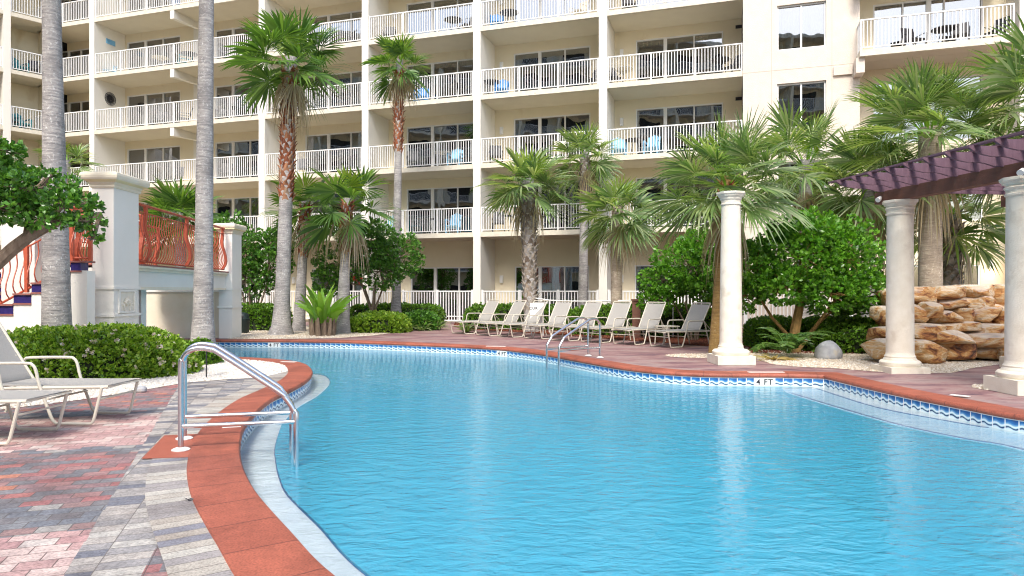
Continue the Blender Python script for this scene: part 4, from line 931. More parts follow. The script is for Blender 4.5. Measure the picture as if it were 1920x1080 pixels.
def bushtree(label, cat, name, base, stems, blobs, size, per_m2, mleaf, mbark, seed, per=6, flowers=None, group=None, inner=.45, tw=14):
    """stems: list of point lists with radii; blobs (centre, radii) relative to base"""
    rr=np.random.default_rng(seed); root=empty(name,(base[0],base[1],0)); tag(root,label,cat,group)
    mb=MB()
    for pts,ra,rb in stems:
        mb.tube(pts,[ra+(rb-ra)*i/(len(pts)-1) for i in range(len(pts))],8)
    tips=[s_[0][-1] for s_ in stems]
    parts=[]
    for c,r in blobs:
        t=min(tips,key=lambda p:np.linalg.norm(np.array(p)-np.array(c)))
        limb(mb,t,c,.035,.02,rr)
        for _ in range(tw):
            d=unit(rr.normal(0,1,3)); limb(mb,c,np.array(c)+d*np.array(r)*.85,.014,.004,rr,.12,4)
        a=4*math.pi*((r[0]*r[1])**1.6+(r[0]*r[2])**1.6+(r[1]*r[2])**1.6)**(1/1.6)/3**(1/1.6)
        n=int(a*per_m2); P,d=blob_points(c,r,n,rr,inner); parts.append(rosettes(P,d+ZV*.45,size,per,rr))
    mb.build('trunk',M[mbark],root,True)
    v,f=join(parts); npmesh('crown',v,f,M[mleaf],root)
    if flowers:
        c,r,n,mm=flowers; P,d=blob_points(c,r,n,rr,.9); v,f=rosettes(P,d,.05,6,rr,1.2,.6); npmesh('flowers',v,f,M[mm],root)
    return root
def stemset(n, r, h, rr, spread=.6, rad=.05):
    out=[]
    for i in range(n):
        a=i*6.283/n+rr.normal(0,.3); b=np.array((math.cos(a),math.sin(a),0))
        out.append(([tuple(b*r*.3),tuple(b*r*.6+ZV*h*.5+rr.normal(0,.04,3)),tuple(b*r*spread+b*r+ZV*h)],rad,rad*.55))
    return out
rr0=np.random.default_rng(5)
# small round tree left of the path
b=pd(700,24.5)
bushtree('small round broadleaf tree with pale stems behind the short rusty palms','tree','small_tree',b,stemset(5,.25,1.6,rr0,rad=.05),
  [((-1.2,0,2.4),(.9,.8,.75)),((0,0,3.0),(1.0,.9,.9)),((.95,-.1,2.7),(.9,.8,.85)),((-.55,0,3.3),(.8,.7,.55)),((-1.6,.1,1.8),(.7,.6,.6)),((.3,-.2,2.1),(.9,.7,.6))],.115,34,'leafd','bark',31,flowers=((-.45,-.8,1.75),(.25,.15,.15),5,'redflower'))
b=pd(476,25)
bushtree('dark small broadleaf tree right of the bridge end pier','tree','small_tree',b,stemset(5,.3,1.5,rr0,rad=.05),
  [((-.4,0,2.9),(.9,.8,1.0)),((.6,0,2.5),(.8,.7,.9)),((-.3,0,1.9),(.95,.7,.8)),((.9,.1,3.2),(.6,.6,.6)),((-.9,0,3.4),(.7,.6,.9))],.115,34,'leafd','bark',32)
b=pd(1300,19.6)
bushtree('dense round bright green shrub tree behind the last lounger','tree','small_tree',b,stemset(7,.35,1.1,rr0,rad=.035),
  [((0,0,2.1),(1.15,.9,.85)),((-.85,0,1.7),(.7,.6,.6)),((.8,0,2.3),(.8,.7,.8)),((.1,-.1,2.75),(.65,.6,.4)),((-1.1,-.1,1.15),(.5,.4,.35)),((.6,-.2,1.5),(.8,.6,.5))],.105,52,'leafb','bark',33)
b=pd(1500,15.6)
st=[([(-.1,0,-.05),(-.12,0,.5),(-.02,0,1.0),(.03,0,1.5)],.13,.09),([(-.05,0,.1),(.35,0,.6),(.75,-.1,1.2)],.05,.03),([(0,0,.1),(.5,.1,.7),(1.0,.1,1.15)],.04,.025),([(-.1,0,.2),(-.6,.1,.8),(-.95,0,1.3)],.045,.025)]
bushtree('large spreading bright green shrub tree between two limestone columns','tree','broadleaf_tree',b,st,
  [((0,0,2.2),(1.1,.9,.8)),((-1.0,0,1.9),(.75,.65,.7)),((1.05,0,2.2),(.85,.8,.85)),((.15,0,2.75),(.9,.75,.45)),((1.35,0,1.5),(.65,.6,.55)),((-.45,-.3,1.55),(.8,.55,.45)),((.55,-.35,1.35),(.75,.5,.4)),((-1.25,.1,1.3),(.45,.4,.4))],.10,62,'leafb','ochrebark',34,flowers=((-.5,-.55,2.3),(.25,.15,.25),6,'blossom'))
b=pd(1640,19)
bushtree('shaded leafy shrub half hidden between the big shrub and second column','shrub','shrub',b,stemset(4,.2,.8,rr0,rad=.03),[((0,0,1.4),(.8,.7,.8)),((-.8,0,1.9),(.7,.6,.6))],.10,40,'leafd','bark',35)
# overhanging tree at the left edge
b=(-8.3,9.0)
st=[([(0,0,-.05),(.5,0,.7),(1.15,0,1.45),(1.75,0,2.0),(2.15,0,2.3)],.11,.075),([(1.75,0,2.0),(2.3,.1,2.35),(2.75,.2,2.45)],.05,.03),([(1.9,0,2.1),(1.9,.1,2.6),(2.1,.2,3.0)],.05,.03),([(1.15,0,1.45),(1.2,.2,2.2),(1.5,.2,2.8)],.05,.03)]
bushtree('leaning broadleaf tree overhanging the stairs at the left edge','tree','broadleaf_tree',b,st,
  [((1.35,.1,2.85),(.60,.6,.38)),((1.95,.1,2.78),(.52,.5,.26)),((1.05,0,3.12),(.50,.5,.34)),((2.35,.1,2.58),(.42,.4,.16)),((1.6,-.1,2.52),(.50,.4,.20)),((2.62,.1,2.34),(.20,.25,.10)),((2.15,.0,2.32),(.33,.3,.07)),((1.0,.1,2.6),(.45,.5,.22)),((1.45,.1,3.3),(.32,.3,.14)),((2.68,.15,2.12),(.11,.1,.05)),((.6,0,2.9),(.5,.5,.4))],.075,88,'leafd','bark',36,per=6)

# hedges
def hedge(label, c, r, rot, n, size, mleaf, seed, ex=3.0, name='hedge', blossoms=0, zb=0, cat='hedge', amp=.07, per=6):
    rr=np.random.default_rng(seed); root=empty(name,(c[0],c[1],zb),rot); tag(root,label,cat)
    def surf(d, k): 
        q=(np.abs(d[:,0])**ex+np.abs(d[:,1])**ex+np.abs(d[:,2])**ex)**(-1/ex); P=d*q[:,None]*np.array(r)*k; return P*(1+amp*lump(P,1.8,c[0]))[:,None]
    d=unit(rr.normal(0,1,(int(n*2.2),3))/np.array((1/r[0],1/r[1],1/r[2]))/max(r)*1.0); d=unit(rr.uniform(-1,1,(int(n*2.2),3))*1.0) if True else d
    d=d[d[:,2]>-.05][:n]; P=surf(d,(.90+.13*rr.random(len(d)))[:,None]); P[:,2]=np.maximum(P[:,2],.02)
    nr=unit(np.sign(d)*np.abs(d)**(ex-1)+1e-6); v,f=rosettes(P,nr+ZV*.5,size,per,rr,.9,.4); npmesh('foliage',v,f,M[mleaf],root)
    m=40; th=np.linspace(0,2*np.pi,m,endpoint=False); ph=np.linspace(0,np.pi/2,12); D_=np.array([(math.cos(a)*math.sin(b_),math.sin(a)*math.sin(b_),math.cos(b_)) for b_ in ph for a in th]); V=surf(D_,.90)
    Fc=np.array([(i*m+j,(i+1)*m+j,(i+1)*m+(j+1)%m,i*m+(j+1)%m) for i in range(11) for j in range(m)]); npmesh('dark_core',V,Fc,M['core'],root,smooth=True)  # closed dark core added so leaf gaps show dark, not see-through
    if blossoms:
        d=unit(rr.uniform(-1,1,(blossoms*6,3))); d=d[(d[:,2]>.15)&(d[:,1]<.3)][:blossoms]; P=surf(d,1.03); v,f=rosettes(P,d,.035,10,rr,1.3,.7); npmesh('blossom',v,f,M['blossom'],root)
    return root
hedge('big clipped yellow green bush with pale blossoms beside the near loungers',(-7.2,11.55),(1.75,1.1,.765),R(12),5600,.058,'hedgeyel',41,2.4,blossoms=90)
hedge('low dark plant tuft at the foot of the leaning grey palm',(-6.08,13.3),(.32,.32,.42),0,500,.07,'hedge',42,2.2,name='low_bush',cat='bush')
cH=lambda x0,x1,d: ((GX(x0,d)+GX(x1,d))/2,d,(GX(x1,d)-GX(x0,d))/2)
def hedgep(label,x0,x1,ytop,d,depth,n,size,m,seed,**k):
    a=cH(x0,x1,d); return hedge(label,(a[0],a[1]),(a[2],depth,GZ(ytop,d)),k.pop('rot',0),n,size,m,seed,**k)
hedgep('clipped box hedge at the far left behind the trash can',430,536,573,25,1.0,1500,.075,'hedge',43,ex=5)
hedgep('long flat clipped hedge behind the two short palms',656,828,571,27.3,.6,1500,.075,'hedge',44,ex=5)
hedgep('low grassy dark bush beside the light green blade plant',655,768,589,23.6,.8,1200,.09,'hedgeyel',45,ex=3)
hedgep('low silvery bush at the bend of the path',760,822,586,25,.6,700,.09,'leafd',46,ex=3)
hedgep('clipped hedge behind the left half of the lounger row',866,1075,573,25.2,.7,1600,.075,'hedge',47,ex=5,rot=R(-14))
hedgep('clipped hedge behind the right half of the lounger row',1075,1345,574,21.6,.7,2200,.075,'hedge',48,ex=5,rot=R(-20))
hedgep('dark hedge under the big shrub tree left part',1408,1500,598,17.0,.8,1200,.065,'hedge',49,ex=4)
hedgep('dark clipped hedge beside the second column and rocks',1490,1672,597,16.6,1.3,2600,.065,'hedge',50,ex=4)
hedgep('hedge in the back right beyond the rock waterfall',1860,2050,560,22,1.0,900,.08,'leafd',51,ex=4)
# blade-leaved plants
def bladeplant(label, base, n, L, w_, mleaf, seed, elo=35, ehi=85, curve=.5, name='blade_plant', cat='plant', stubs=0, feather=False, z0=.0, spread=.1, group=None):
    rr=np.random.default_rng(seed); root=empty(name,(base[0],base[1],0)); tag(root,label,cat,group); parts=[]
    for i in range(n):
        a=i*2.39996+rr.normal(0,.2); e=R(elo+(ehi-elo)*rr.random()); hz=np.array((math.cos(a),math.sin(a),0)); ll=L*(.7+.5*rr.random()); p=hz*spread*rr.random()+ZV*z0; pts=[p]; K=9
        for k in range(K): e2=e-curve*(k/K)**1.3*2.0; p=p+(hz*math.cos(e2)+ZV*math.sin(e2))*ll/K; pts.append(p)
        side=np.cross(hz,ZV)
        if feather:
            parts.append(ribbon3(pts,.012,side if False else unit(np.cross(hz,side))))
            P=np.array(pts); Q=[];Dd=[]
            for s_ in np.linspace(.15,1,34):
                x=s_*K; j=min(K-1,int(x)); q=P[j]+(P[j+1]-P[j])*(x-j); tdir=unit(P[j+1]-P[j])
                for sg in (-1,1): Q.append(q); Dd.append(side*sg*1.0+tdir*.55-ZV*.15)
            Q=np.array(Q);Dd=np.array(Dd); v,f=leafquads(Q,Dd,w_*1.0,rr,.09); parts.append((v,f))
        else:
            ws=[w_*math.sin(math.pi*min(1,.12+.88*(k/K)))**.8+.006 for k in range(K+1)]
            parts.append(ribbon3(pts,ws,unit(np.cross(side,hz)*1.0+side*rr.normal(0,.4))))
    v,f=join(parts); npmesh('leaves',v,f,M[mleaf],root)
    if stubs:
        mb=MB()
        for i in range(stubs):
            a=i*2.4; r=.32*math.sqrt((i+.5)/stubs)*1.2; x,y=r*math.cos(a),r*math.sin(a); mb.tube([(x,y,0),(x*1.1,y*1.1,.22),(x*1.2,y*1.2,z0+.1+.1*rr.random())],[.075,.06,.04],7)
        mb.build('stems',M['bark'],root,True)
    return root
b=pd(606,21.6); bladeplant('light green broad blade plant on chunky brown stubs between two palms',b,38,1.25,.085,'banana',61,45,88,.45,stubs=20,z0=.40,spread=.35)
b=pd(1478,14.6); bladeplant('arching feathery cycad under the big shrub tree',b,17,.95,.16,'palm',62,25,75,.75,name='cycad',feather=True,z0=.08)
b=pd(1580,16.0); bladeplant('feathery cycad peeking over the dark hedge',b,16,.9,.18,'palm',63,25,80,.7,name='cycad',feather=True,z0=.75)
b=pd(1640,15.9); bladeplant('spiky grey green plant above the hedge near the second column',b,22,.5,.02,'palmgrey',64,20,80,.4,name='spiky_plant',z0=.80)
b=pd(1455,14.0); bladeplant('flat dry straw clump on the pebbles beside the cycad',b,26,.42,.02,'yellowtip',65,5,25,.25,name='dry_grass_clump')
b=pd(1790,18.9); bladeplant('leafy fern behind the top of the rock waterfall',b,16,.8,.16,'hedge',66,25,80,.7,name='fern',feather=True,z0=.9)
for i,(px,d,zl) in enumerate(((790,24.4,'left'),(818,24.8,'right'),(875,23.4,'farther right'))):
    b=pd(px,d); bladeplant({0:'silvery grass tuft in front of the low bush by the path',1:'silvery grass tuft at the very corner of the path',2:'silvery grass tuft behind the first lounger'}[i],b,46,.5,.018,'palmgrey',70+i,25,85,.6,name='grass_tuft')

# ================================================================== BRIDGE, STAIRS AND PIERS
bridge=empty('footbridge',(0,0,0)); tag(bridge,'white stucco footbridge over the pool channel with square end piers and red railings','bridge')
def pier(x0,x1,y0,y1,top,cap=.15,band=True):
    mb=MB(); mb.box(x0,x1,y0,y1,0,top-.30); p=mb.build('pier',M['whitewall'],bridge)
    mb=MB(); cx,cy,hx,hy=(x0+x1)/2,(y0+y1)/2,(x1-x0)/2,(y1-y0)/2
    prof=[(.02,top-.30),(.035,top-.27),(.035,top-.25),(.02,top-.25),(.03,top-.23),(.06,top-.19),(.11,top-.165),(cap-.02,top-.15),(cap,top-.12),(cap+.01,top-.07),(cap,top-.025),(cap-.04,top)]
    V=[];F_=[]
    for (o_,z) in prof:
        V+=[(cx-hx-o_,cy-hy-o_,z),(cx+hx+o_,cy-hy-o_,z),(cx+hx+o_,cy+hy+o_,z),(cx-hx-o_,cy+hy+o_,z)]
    k=len(prof)
    for i in range(k-1):
        for j in range(4): F_.append((i*4+j,i*4+(j+1)%4,(i+1)*4+(j+1)%4,(i+1)*4+j))
    F_+=[tuple(range(k*4-4,k*4)),(3,2,1,0)]; mb.add(V,F_); mb.m=[1 if (f[0]//4) in (5,6) and len(f)==4 and i<len(F_)-2 else 0 for i,f in enumerate(mb.f)]
    mb.build('cap',[M['creamcap'],M['capband']],p)
    if band:
        for zb_ in (1.47,.93):
            mb=MB(); mb.box(x0-.03,x1+.03,y0-.03,y1+.03,zb_-.025,zb_+.025); mb.build('band_moulding',M['whitewall'],p)
    return p
p=pier(-8.24,-7.82,13.4,14.3,3.74)
# carved panel on the side facing right
mb=MB(); X_=-7.82
for (ya,yb,za,zb_) in ((13.55,14.15,.97,1.01),(13.55,14.15,1.40,1.44),(13.55,13.60,1.01,1.40),(14.10,14.15,1.01,1.40)): mb.box(X_-.002,X_+.03,ya,yb,za,zb_)
mb.build('panel_frame',M['whitewall'],p)
mb=MB(); mb.box(X_-.001,X_+.008,13.60,14.10,1.01,1.40); cy,cz=13.85,1.17
for i in range(7):
    a=R(30+i*20); mb.tube([(X_+.01,cy,cz-.06),(X_+.03,cy+.09*math.cos(a),cz+.09*math.sin(a)-.03),(X_+.015,cy+.15*math.cos(a),cz+.15*math.sin(a)-.03)],[.01,.022,.008],6)
for sg in (-1,1):
    mb.tube([(X_+.015,cy+sg*(.06+.10*t+.04*math.sin(t*7)),cz-.08+.07*math.cos(t*6)) for t in np.linspace(0,1.2,12)],.014,6)
mb.build('relief_panel',M['colstone'],p)
pier(-8.72,-8.32,20.3,21.0,3.42,.11)
# deck slab, fascia with cornice (fascia line from pier to pier)
A_=np.array((-7.90,14.3)); B_=np.array((-8.52,20.3)); dv=(B_-A_)/np.linalg.norm(B_-A_); nv=np.array((dv[1],-dv[0]))
if nv[0]<0: nv=-nv
def strip(mb,o0,o1,z0,z1,a=0,b=1,m=0):
    L_=np.linalg.norm(B_-A_); q=[A_+dv*L_*a+nv*o0,A_+dv*L_*a+nv*o1,A_+dv*L_*b+nv*o1,A_+dv*L_*b+nv*o0]; mb.hexa([(x,y,z0) for x,y in q],[(x,y,z1) for x,y in q],m)
mb=MB(); strip(mb,-2.2,0,1.44,1.90,.001,.999); mb.build('deck_beam',M['whitewall'],bridge)
mb=MB(); strip(mb,.0005,.05,1.84,1.90,.002,.998); strip(mb,.0005,.09,1.902,1.95,.002,.998); strip(mb,.0005,.03,1.44,1.50,.002,.998); mb.build('cornice',M['creamcap'],bridge)
mb=MB(); strip(mb,-2.2,.10,1.952,1.985,.002,.998); mb.build('deck_edge',M['tread'],bridge)
# abutment wall behind the channel
mb=MB(); mb.box(-15,-8.722,20.55,20.9,-.3,1.44); o=mb.build('abutment_wall',M['creamcap'],bridge)
mb=MB(); mb.box(-15,-8.722,20.50,20.548,1.38,1.438); mb.build('cornice',M['whitewall'],o)
def red_railing(P,Q,h,parent,outv,name='railing',sp=.135,postat=(0,.5,1),belly=.10,straight=False):
    """P,Q: 3-D feet of the railing; outv: side to which the balusters belly out"""
    P=np.array(P,float);Q=np.array(Q,float);L_=np.linalg.norm((Q-P)[:2]); o_=np.array((outv[0],outv[1],0.0)); root=empty(name,tuple(P)); root.parent=parent; d=Q-P
    up=np.array((0,0,1.0))
    mb=MB(); mb.tube([tuple(up*h),tuple(d+up*h)],.030,8); mb.tube([tuple(up*(h-.16)),tuple(d+up*(h-.16))],.016,6); mb.build('top_rail',M['rustred'],root)
    mb=MB(); mb.tube([tuple(up*.06),tuple(d+up*.06)],.022,6); mb.build('bottom_rail',M['rustred'],root)
    hh=h-.16; prof=[(0,0.06),(.25,.10),(.75,.17),(1.0,.27),(.85,.40),(.40,.54),(-.05,.66),(-.22,.78),(-.05,.90),(0,1.0)]
    mb=MB(); mb.tube([tuple(o_*belly*a+up*(hh*b)) for a,b in prof],.0125,5); bp=mb.build('baluster',M['rustred'],root)
    n=int(L_/sp); first=True
    for i in range(1,n):
        b=bp if first else bp.copy()
        if not first: COL.objects.link(b); b.parent=root
        b.location=tuple(d*i/n); first=False
    s_=unit(np.array((d[0],d[1],0)))
    for t in postat:
        mb=MB(); w_=.045
        for a,b,c_,e_ in zip(prof[:-1],prof[1:],[0]*9,[0]*9): pass
        pts=[(o_*belly*.9*a,hh*b) for a,b in prof]+[(o_*0,h)]
        if straight: pts=[(o_*0,0),(o_*0,h)]; w_=.03
        V=[];F_=[]
        for c_,z in pts:
            c_=c_+up*z; V+= [tuple(c_-s_*w_-o_*.03),tuple(c_+s_*w_-o_*.03),tuple(c_+s_*w_+o_*.03),tuple(c_-s_*w_+o_*.03)]
        for i in range(len(pts)-1):
            for j in range(4): F_.append((i*4+j,i*4+(j+1)%4,(i+1)*4+(j+1)%4,(i+1)*4+j))
        F_.append(tuple(range(len(V)-4,len(V)))); mb.add(V,F_); q=mb.build('post',M['rustred'],root); q.location=tuple(d*t)
    return root
zd=1.985
red_railing((A_[0]+nv[0]*0-.0,A_[1]+.15,zd),(B_[0],B_[1]-.1,zd),1.27,bridge,nv,postat=(.06,.48,.98))
red_railing((A_[0]-1.9,A_[1]+.3,zd),(B_[0]-1.9,B_[1]-.1,zd),1.27,bridge,-nv,postat=(.06,.5,.98))
# staircase on the left
stairs=empty('staircase',(0,0,0)); tag(stairs,'white walled staircase with indigo tiled steps and red railings at the left edge','stairs')
SW=12.9; mbw=MB(); xe=-8.03; mbw.box(-8.34,xe,SW,SW+.25,0,1.80)
trd=MB(); til=MB()
steps=[]                                            # side wall steps down towards the left
xs_=[-8.05,-8.34,-8.68,-9.08,-9.42,-9.76,-10.1,-10.44,-10.78,-11.12]
for i,x in enumerate(xs_):
    z=1.985-.0-(i)*.205
    xn=xs_[i+1] if i+1<len(xs_) else x-.35
    if i>0: mbw.box(xn,x,SW,SW+.25,0,z-.185)
    if z<.25: break
    zz=z
    til.box(xn,(x if i else xe-.12)-.004,SW+.001,SW+.24,zz-.183,zz-.035); trd.box(xn-.0,(x if i else xe)-.0+.0,SW-.03,SW+.26,zz-.033,zz); trd.box(xn+.001,(x if i else xe-.10)-.001,SW-.025,SW+.255,zz-.215,zz-.1845)
mbw.build('stringer_wall',M['whitewall'],stairs); til.build('riser_tile',M['purpletile'],stairs); trd.build('tread',M['tread'],stairs)
# second flight facing the viewer, behind the side wall
mb=MB();mt=MB();mw=MB()
for i in range(11):
    y=SW+.5+i*.17; z=1.15+i*.085 if False else .25+i*.158
    mb.box(-12.5,-8.30,y,y+.168,z-.12,z-.031); mt.box(-12.5,-8.30,y-.02,y+.17,z-.03,z)
mw.box(-12.5,-8.28,SW+.26,SW+.49,0,.2); mw.box(-12.5,-8.30,SW+2.38,SW+2.6,0,1.95)
mb.build('riser_tile',M['purpletile'],stairs); mt.build('tread',M['tread'],stairs); mw.build('back_wall',M['whitewall'],stairs)
red_railing((-11.2,SW+.10,.32),(-8.62,SW+.10,1.72),1.02,stairs,(0,-1),postat=(.1,.42,.76,1.0),straight=True)
red_railing((-8.5,SW+.10,1.985),(-8.02,SW+.10,1.985),1.02,stairs,(0,-1),postat=(.25,.98),straight=True)
red_railing((-9.75,SW+2.45,1.96),(-8.30,SW+2.45,1.96),1.16,stairs,(0,-1),postat=(.0,.99),sp=.10)
mb=MB(); mb.box(-10.4,-9.72,13.9,14.5,0,3.0); mb.build('end_pier',M['whitewall'],stairs)

# ================================================================== COLUMNS AND PERGOLA
def column_mesh(parent,x,y,z0,top,rb,rt,plinth,ph,capw):
    mb=MB(); mb.box(x-plinth,x+plinth,y-plinth,y+plinth,z0,z0+ph); mb.build('plinth',M['colstone'],parent)
    zb_=z0+ph; prof=[(plinth*.93,zb_),(plinth*.98,zb_+.03),(plinth*.98,zb_+.07),(plinth*.90,zb_+.10),(rb*1.22,zb_+.105),(rb*1.20,zb_+.12),(rb*1.10,zb_+.15),(rb*1.12,zb_+.17),(rb*1.03,zb_+.20),(rb,zb_+.24)]
    mb=MB(); mb.lathe(prof,(x,y),40); mb.build('base',M['colstone'],parent,True)
    K=14; H=top-.26-zb_-.24; prof=[(rb+(rt-rb)*((i/K)**1.5),zb_+.24+H*i/K) for i in range(K+1)]
    mb=MB(); mb.lathe(prof,(x,y),40); mb.build('shaft',M['colstone'],parent,True)
    zc=top-.26; prof=[(rt*1.0,zc),(rt*1.10,zc+.012),(rt*1.10,zc+.035),(rt*1.02,zc+.045),(rt*1.03,zc+.09),(rt*1.15,zc+.12),(capw*.85,zc+.15),(capw*.95,zc+.175)]
    mb=MB(); mb.lathe(prof,(x,y),40)
    n=8; 
    mb.lathe([(capw*1.02,zc+.176),(capw*1.05,zc+.20),(capw*1.15,zc+.22),(capw*1.17,zc+.258),(capw*1.15,zc+.26)],(x,y),8); mb.build('capital',M['colstone'],parent,False)
c1=empty('column',(0,0,0)); tag(c1,'freestanding round limestone column in front of the ochre palm','column'); column_mesh(c1,4.28,13.35,0,3.34,.212,.178,.36,.17,.245)
perg=empty('pergola',(0,0,0)); tag(perg,'pergola of brown beams and purple brown rafters carried on round limestone columns','pergola')
pc2=np.array((6.82,12.0)); pc3=np.array((7.16,9.55)); bd=unit(pc3-pc2)
bn=np.array((-bd[1],bd[0])); 
if bn[0]<0: bn=-bn
for q,z0 in ((pc2,-.10),(pc3,0),(pc2+bn*2.6,0),(pc3+bn*2.6,0),(pc3+bd*2.6,0),(pc3+bd*2.6+bn*2.6,0)): column_mesh(perg,q[0],q[1],z0,3.0,.222,.206,.335,.20,.25)
def obox(mb,c,a,b,ha,hb,z0,z1):
    q=[c-a*ha-b*hb,c+a*ha-b*hb,c+a*ha+b*hb,c-a*ha+b*hb]
    if np.cross(np.append(a,0),np.append(b,0))[2]<0: q=q[::-1]
    mb.hexa([(x,y,z0) for x,y in q],[(x,y,z1) for x,y in q])
for off in (0,2.6):
    mb=MB(); obox(mb,pc2+bd*2.5+bn*off,bd,bn,3.05,.09,3.0,3.21); mb.build('beam',M['brownwood'],perg)
for i in range(15):
    c=pc2-bd*.30+bd*.42*i; mb=MB(); prof=[]   # curved tail on the pool side
    pts=[(-1.02,3.36),(-.95,3.315),(-.82,3.27),(-.66,3.245),(-.50,3.25),(-.38,3.235),(-.24,3.20),(-.12,3.195),(2.85,3.195),(3.1,3.25),(3.45,3.34),(3.45,3.385),(-1.02,3.385)]
    V=[]; 
    for sg in (-.02,.02):
        for (u_,z) in pts: p_=c+bn*u_+bd*sg; V.append((p_[0],p_[1],z))
    n=len(pts); F_=[tuple(range(n)),tuple(range(2*n-1,n-1,-1))]+[(i_,n+i_,n+(i_+1)%n,(i_+1)%n) for i_ in range(n)]; mb.add(V,F_); mb.build('rafter',M['purplewood'],perg)
for off in np.linspace(-.9,3.3,13):
    mb=MB(); obox(mb,pc2+bd*2.6+bn*off,bd,bn,3.25,.045,3.386,3.412); mb.build('slat',M['purplewood'],perg)
for i,(q,zz) in enumerate(((pc2-bd*.35-bn*.12,3.08),(pc3+bd*.15-bn*.16,3.06))):
    o=empty('spotlight',(q[0],q[1],zz)); tag(o,['small white spotlight on the far end of the pergola beam','small white spotlight on the pergola beam above the nearest column'][i],'spotlight')
    mb=MB(); mb.tube([(0,0,.03),(-.02,-.01,0),(-.07,-.04,-.03)],[.028,.04,.045],12); mb.build('lamp_head',M['escut'],o); mb=MB(); mb.tube([(0.03,0.02,.03),(.10,.04,.06)],.01,6); mb.build('bracket',M['dark'],o)

# ================================================================== ROCK WATERFALL
def rock_obj(name,c,r,seed,parent=None,m='rock',ex=4.5,cuts=9,rot=0,nl=18,ns=28,rough=.05):
    rr=np.random.default_rng(seed); th=np.linspace(0,2*np.pi,ns,endpoint=False); ph=np.linspace(0,np.pi,nl)
    D_=np.array([(math.cos(a)*math.sin(b_),math.sin(a)*math.sin(b_),math.cos(b_)) for b_ in ph for a in th])
    q=(np.abs(D_)**ex).sum(1)**(-1/ex); P=D_*q[:,None]
    for _ in range(cuts):
        n=unit(rr.normal(0,1,3)); k=rr.uniform(.80,1.15); dd=P@n; P=P-np.outer(np.maximum(0,dd-k),n)*.95
    P=P*(1+rough*lump(P,3.5,seed)[:,None]+rr.normal(0,rough*.18,(len(P),1))); P[:ns]=P[:ns].mean(0); P[-ns:]=P[-ns:].mean(0)
    P=P*np.array(r); cs,sn=math.cos(rot),math.sin(rot); P=np.stack([P[:,0]*cs-P[:,1]*sn,P[:,0]*sn+P[:,1]*cs,P[:,2]],1)
    Fc=np.array([(i*ns+j,(i+1)*ns+j,(i+1)*ns+(j+1)%ns,i*ns+(j+1)%ns) for i in range(nl-1) for j in range(ns)])
    o=npmesh(name,P,Fc,M[m],parent); o.location=c; return o
fall=empty('rock_waterfall',(0,0,0)); tag(fall,'stacked ochre sandstone boulder waterfall behind the pergola columns','rock feature')
RK=[(235,850,525,1003,13.1,.5),(465,845,725,975,13.5,.5),(700,880,960,975,13.6,.5),(-8,840,200,975,13.2,.4),(900,860,1200,985,13.4,.5),
 (235,728,505,845,13.5,.45),(455,775,745,885,13.35,.55),(735,800,1000,892,13.4,.5),(10,750,220,850,13.6,.4),(480,708,760,790,13.9,.5),(700,725,1000,800,13.95,.55),(950,750,1250,870,13.8,.5),
 (232,585,375,725,13.95,.4),(365,565,465,675,13.8,.3),(415,622,632,722,13.9,.45),(615,612,728,722,14.1,.4),(705,600,930,708,14.2,.5),(60,600,240,740,14.1,.4),(900,600,1200,760,14.2,.5),
 (228,455,455,572,14.3,.45),(455,540,702,612,14.35,.4),(445,447,685,545,14.3,.45),(672,438,900,528,14.4,.5),(690,515,900,622,14.35,.4),(880,440,1150,620,14.5,.5),(90,470,240,600,14.6,.4)]
for i,(x0,y0,x1,y1,d,dp) in enumerate(RK):
    X0,X1=GX(1650+x0/3.857,d),GX(1650+x1/3.857,d); Z1,Z0=GZ(420+y0/3.857,d),GZ(420+y1/3.857,d)
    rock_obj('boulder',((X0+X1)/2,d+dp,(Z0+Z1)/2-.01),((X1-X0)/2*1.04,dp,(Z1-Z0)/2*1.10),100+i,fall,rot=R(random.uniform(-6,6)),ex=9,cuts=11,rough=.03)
rock_obj('boulder',(10.0,15.3,.55),(1.7,.8,.85),140,fall,ex=4,cuts=10)
o=rock_obj('rock',(GX(1553,14.3),14.3,.09),(.30,.22,.29),150,None,'greyrock',1.7,10); tag(o,'pale grey pointed rock on the pebbles beside the dark hedge','rock')
for i,(px,py,r_) in enumerate(((1712,694,.035),(60,752,.05),(265,735,.07))):
    X,Y=G(px,py); o=rock_obj('rock',(X,Y,r_*.5),(r_,r_*.8,r_*.7),160+i,None,'greyrock' if i else 'rock',3,6); tag(o,['tiny dark stone on the pebbles beside the second column','small stone on the gravel under the near loungers','white stone at the gravel edge in front of the big bush'][i],'rock')

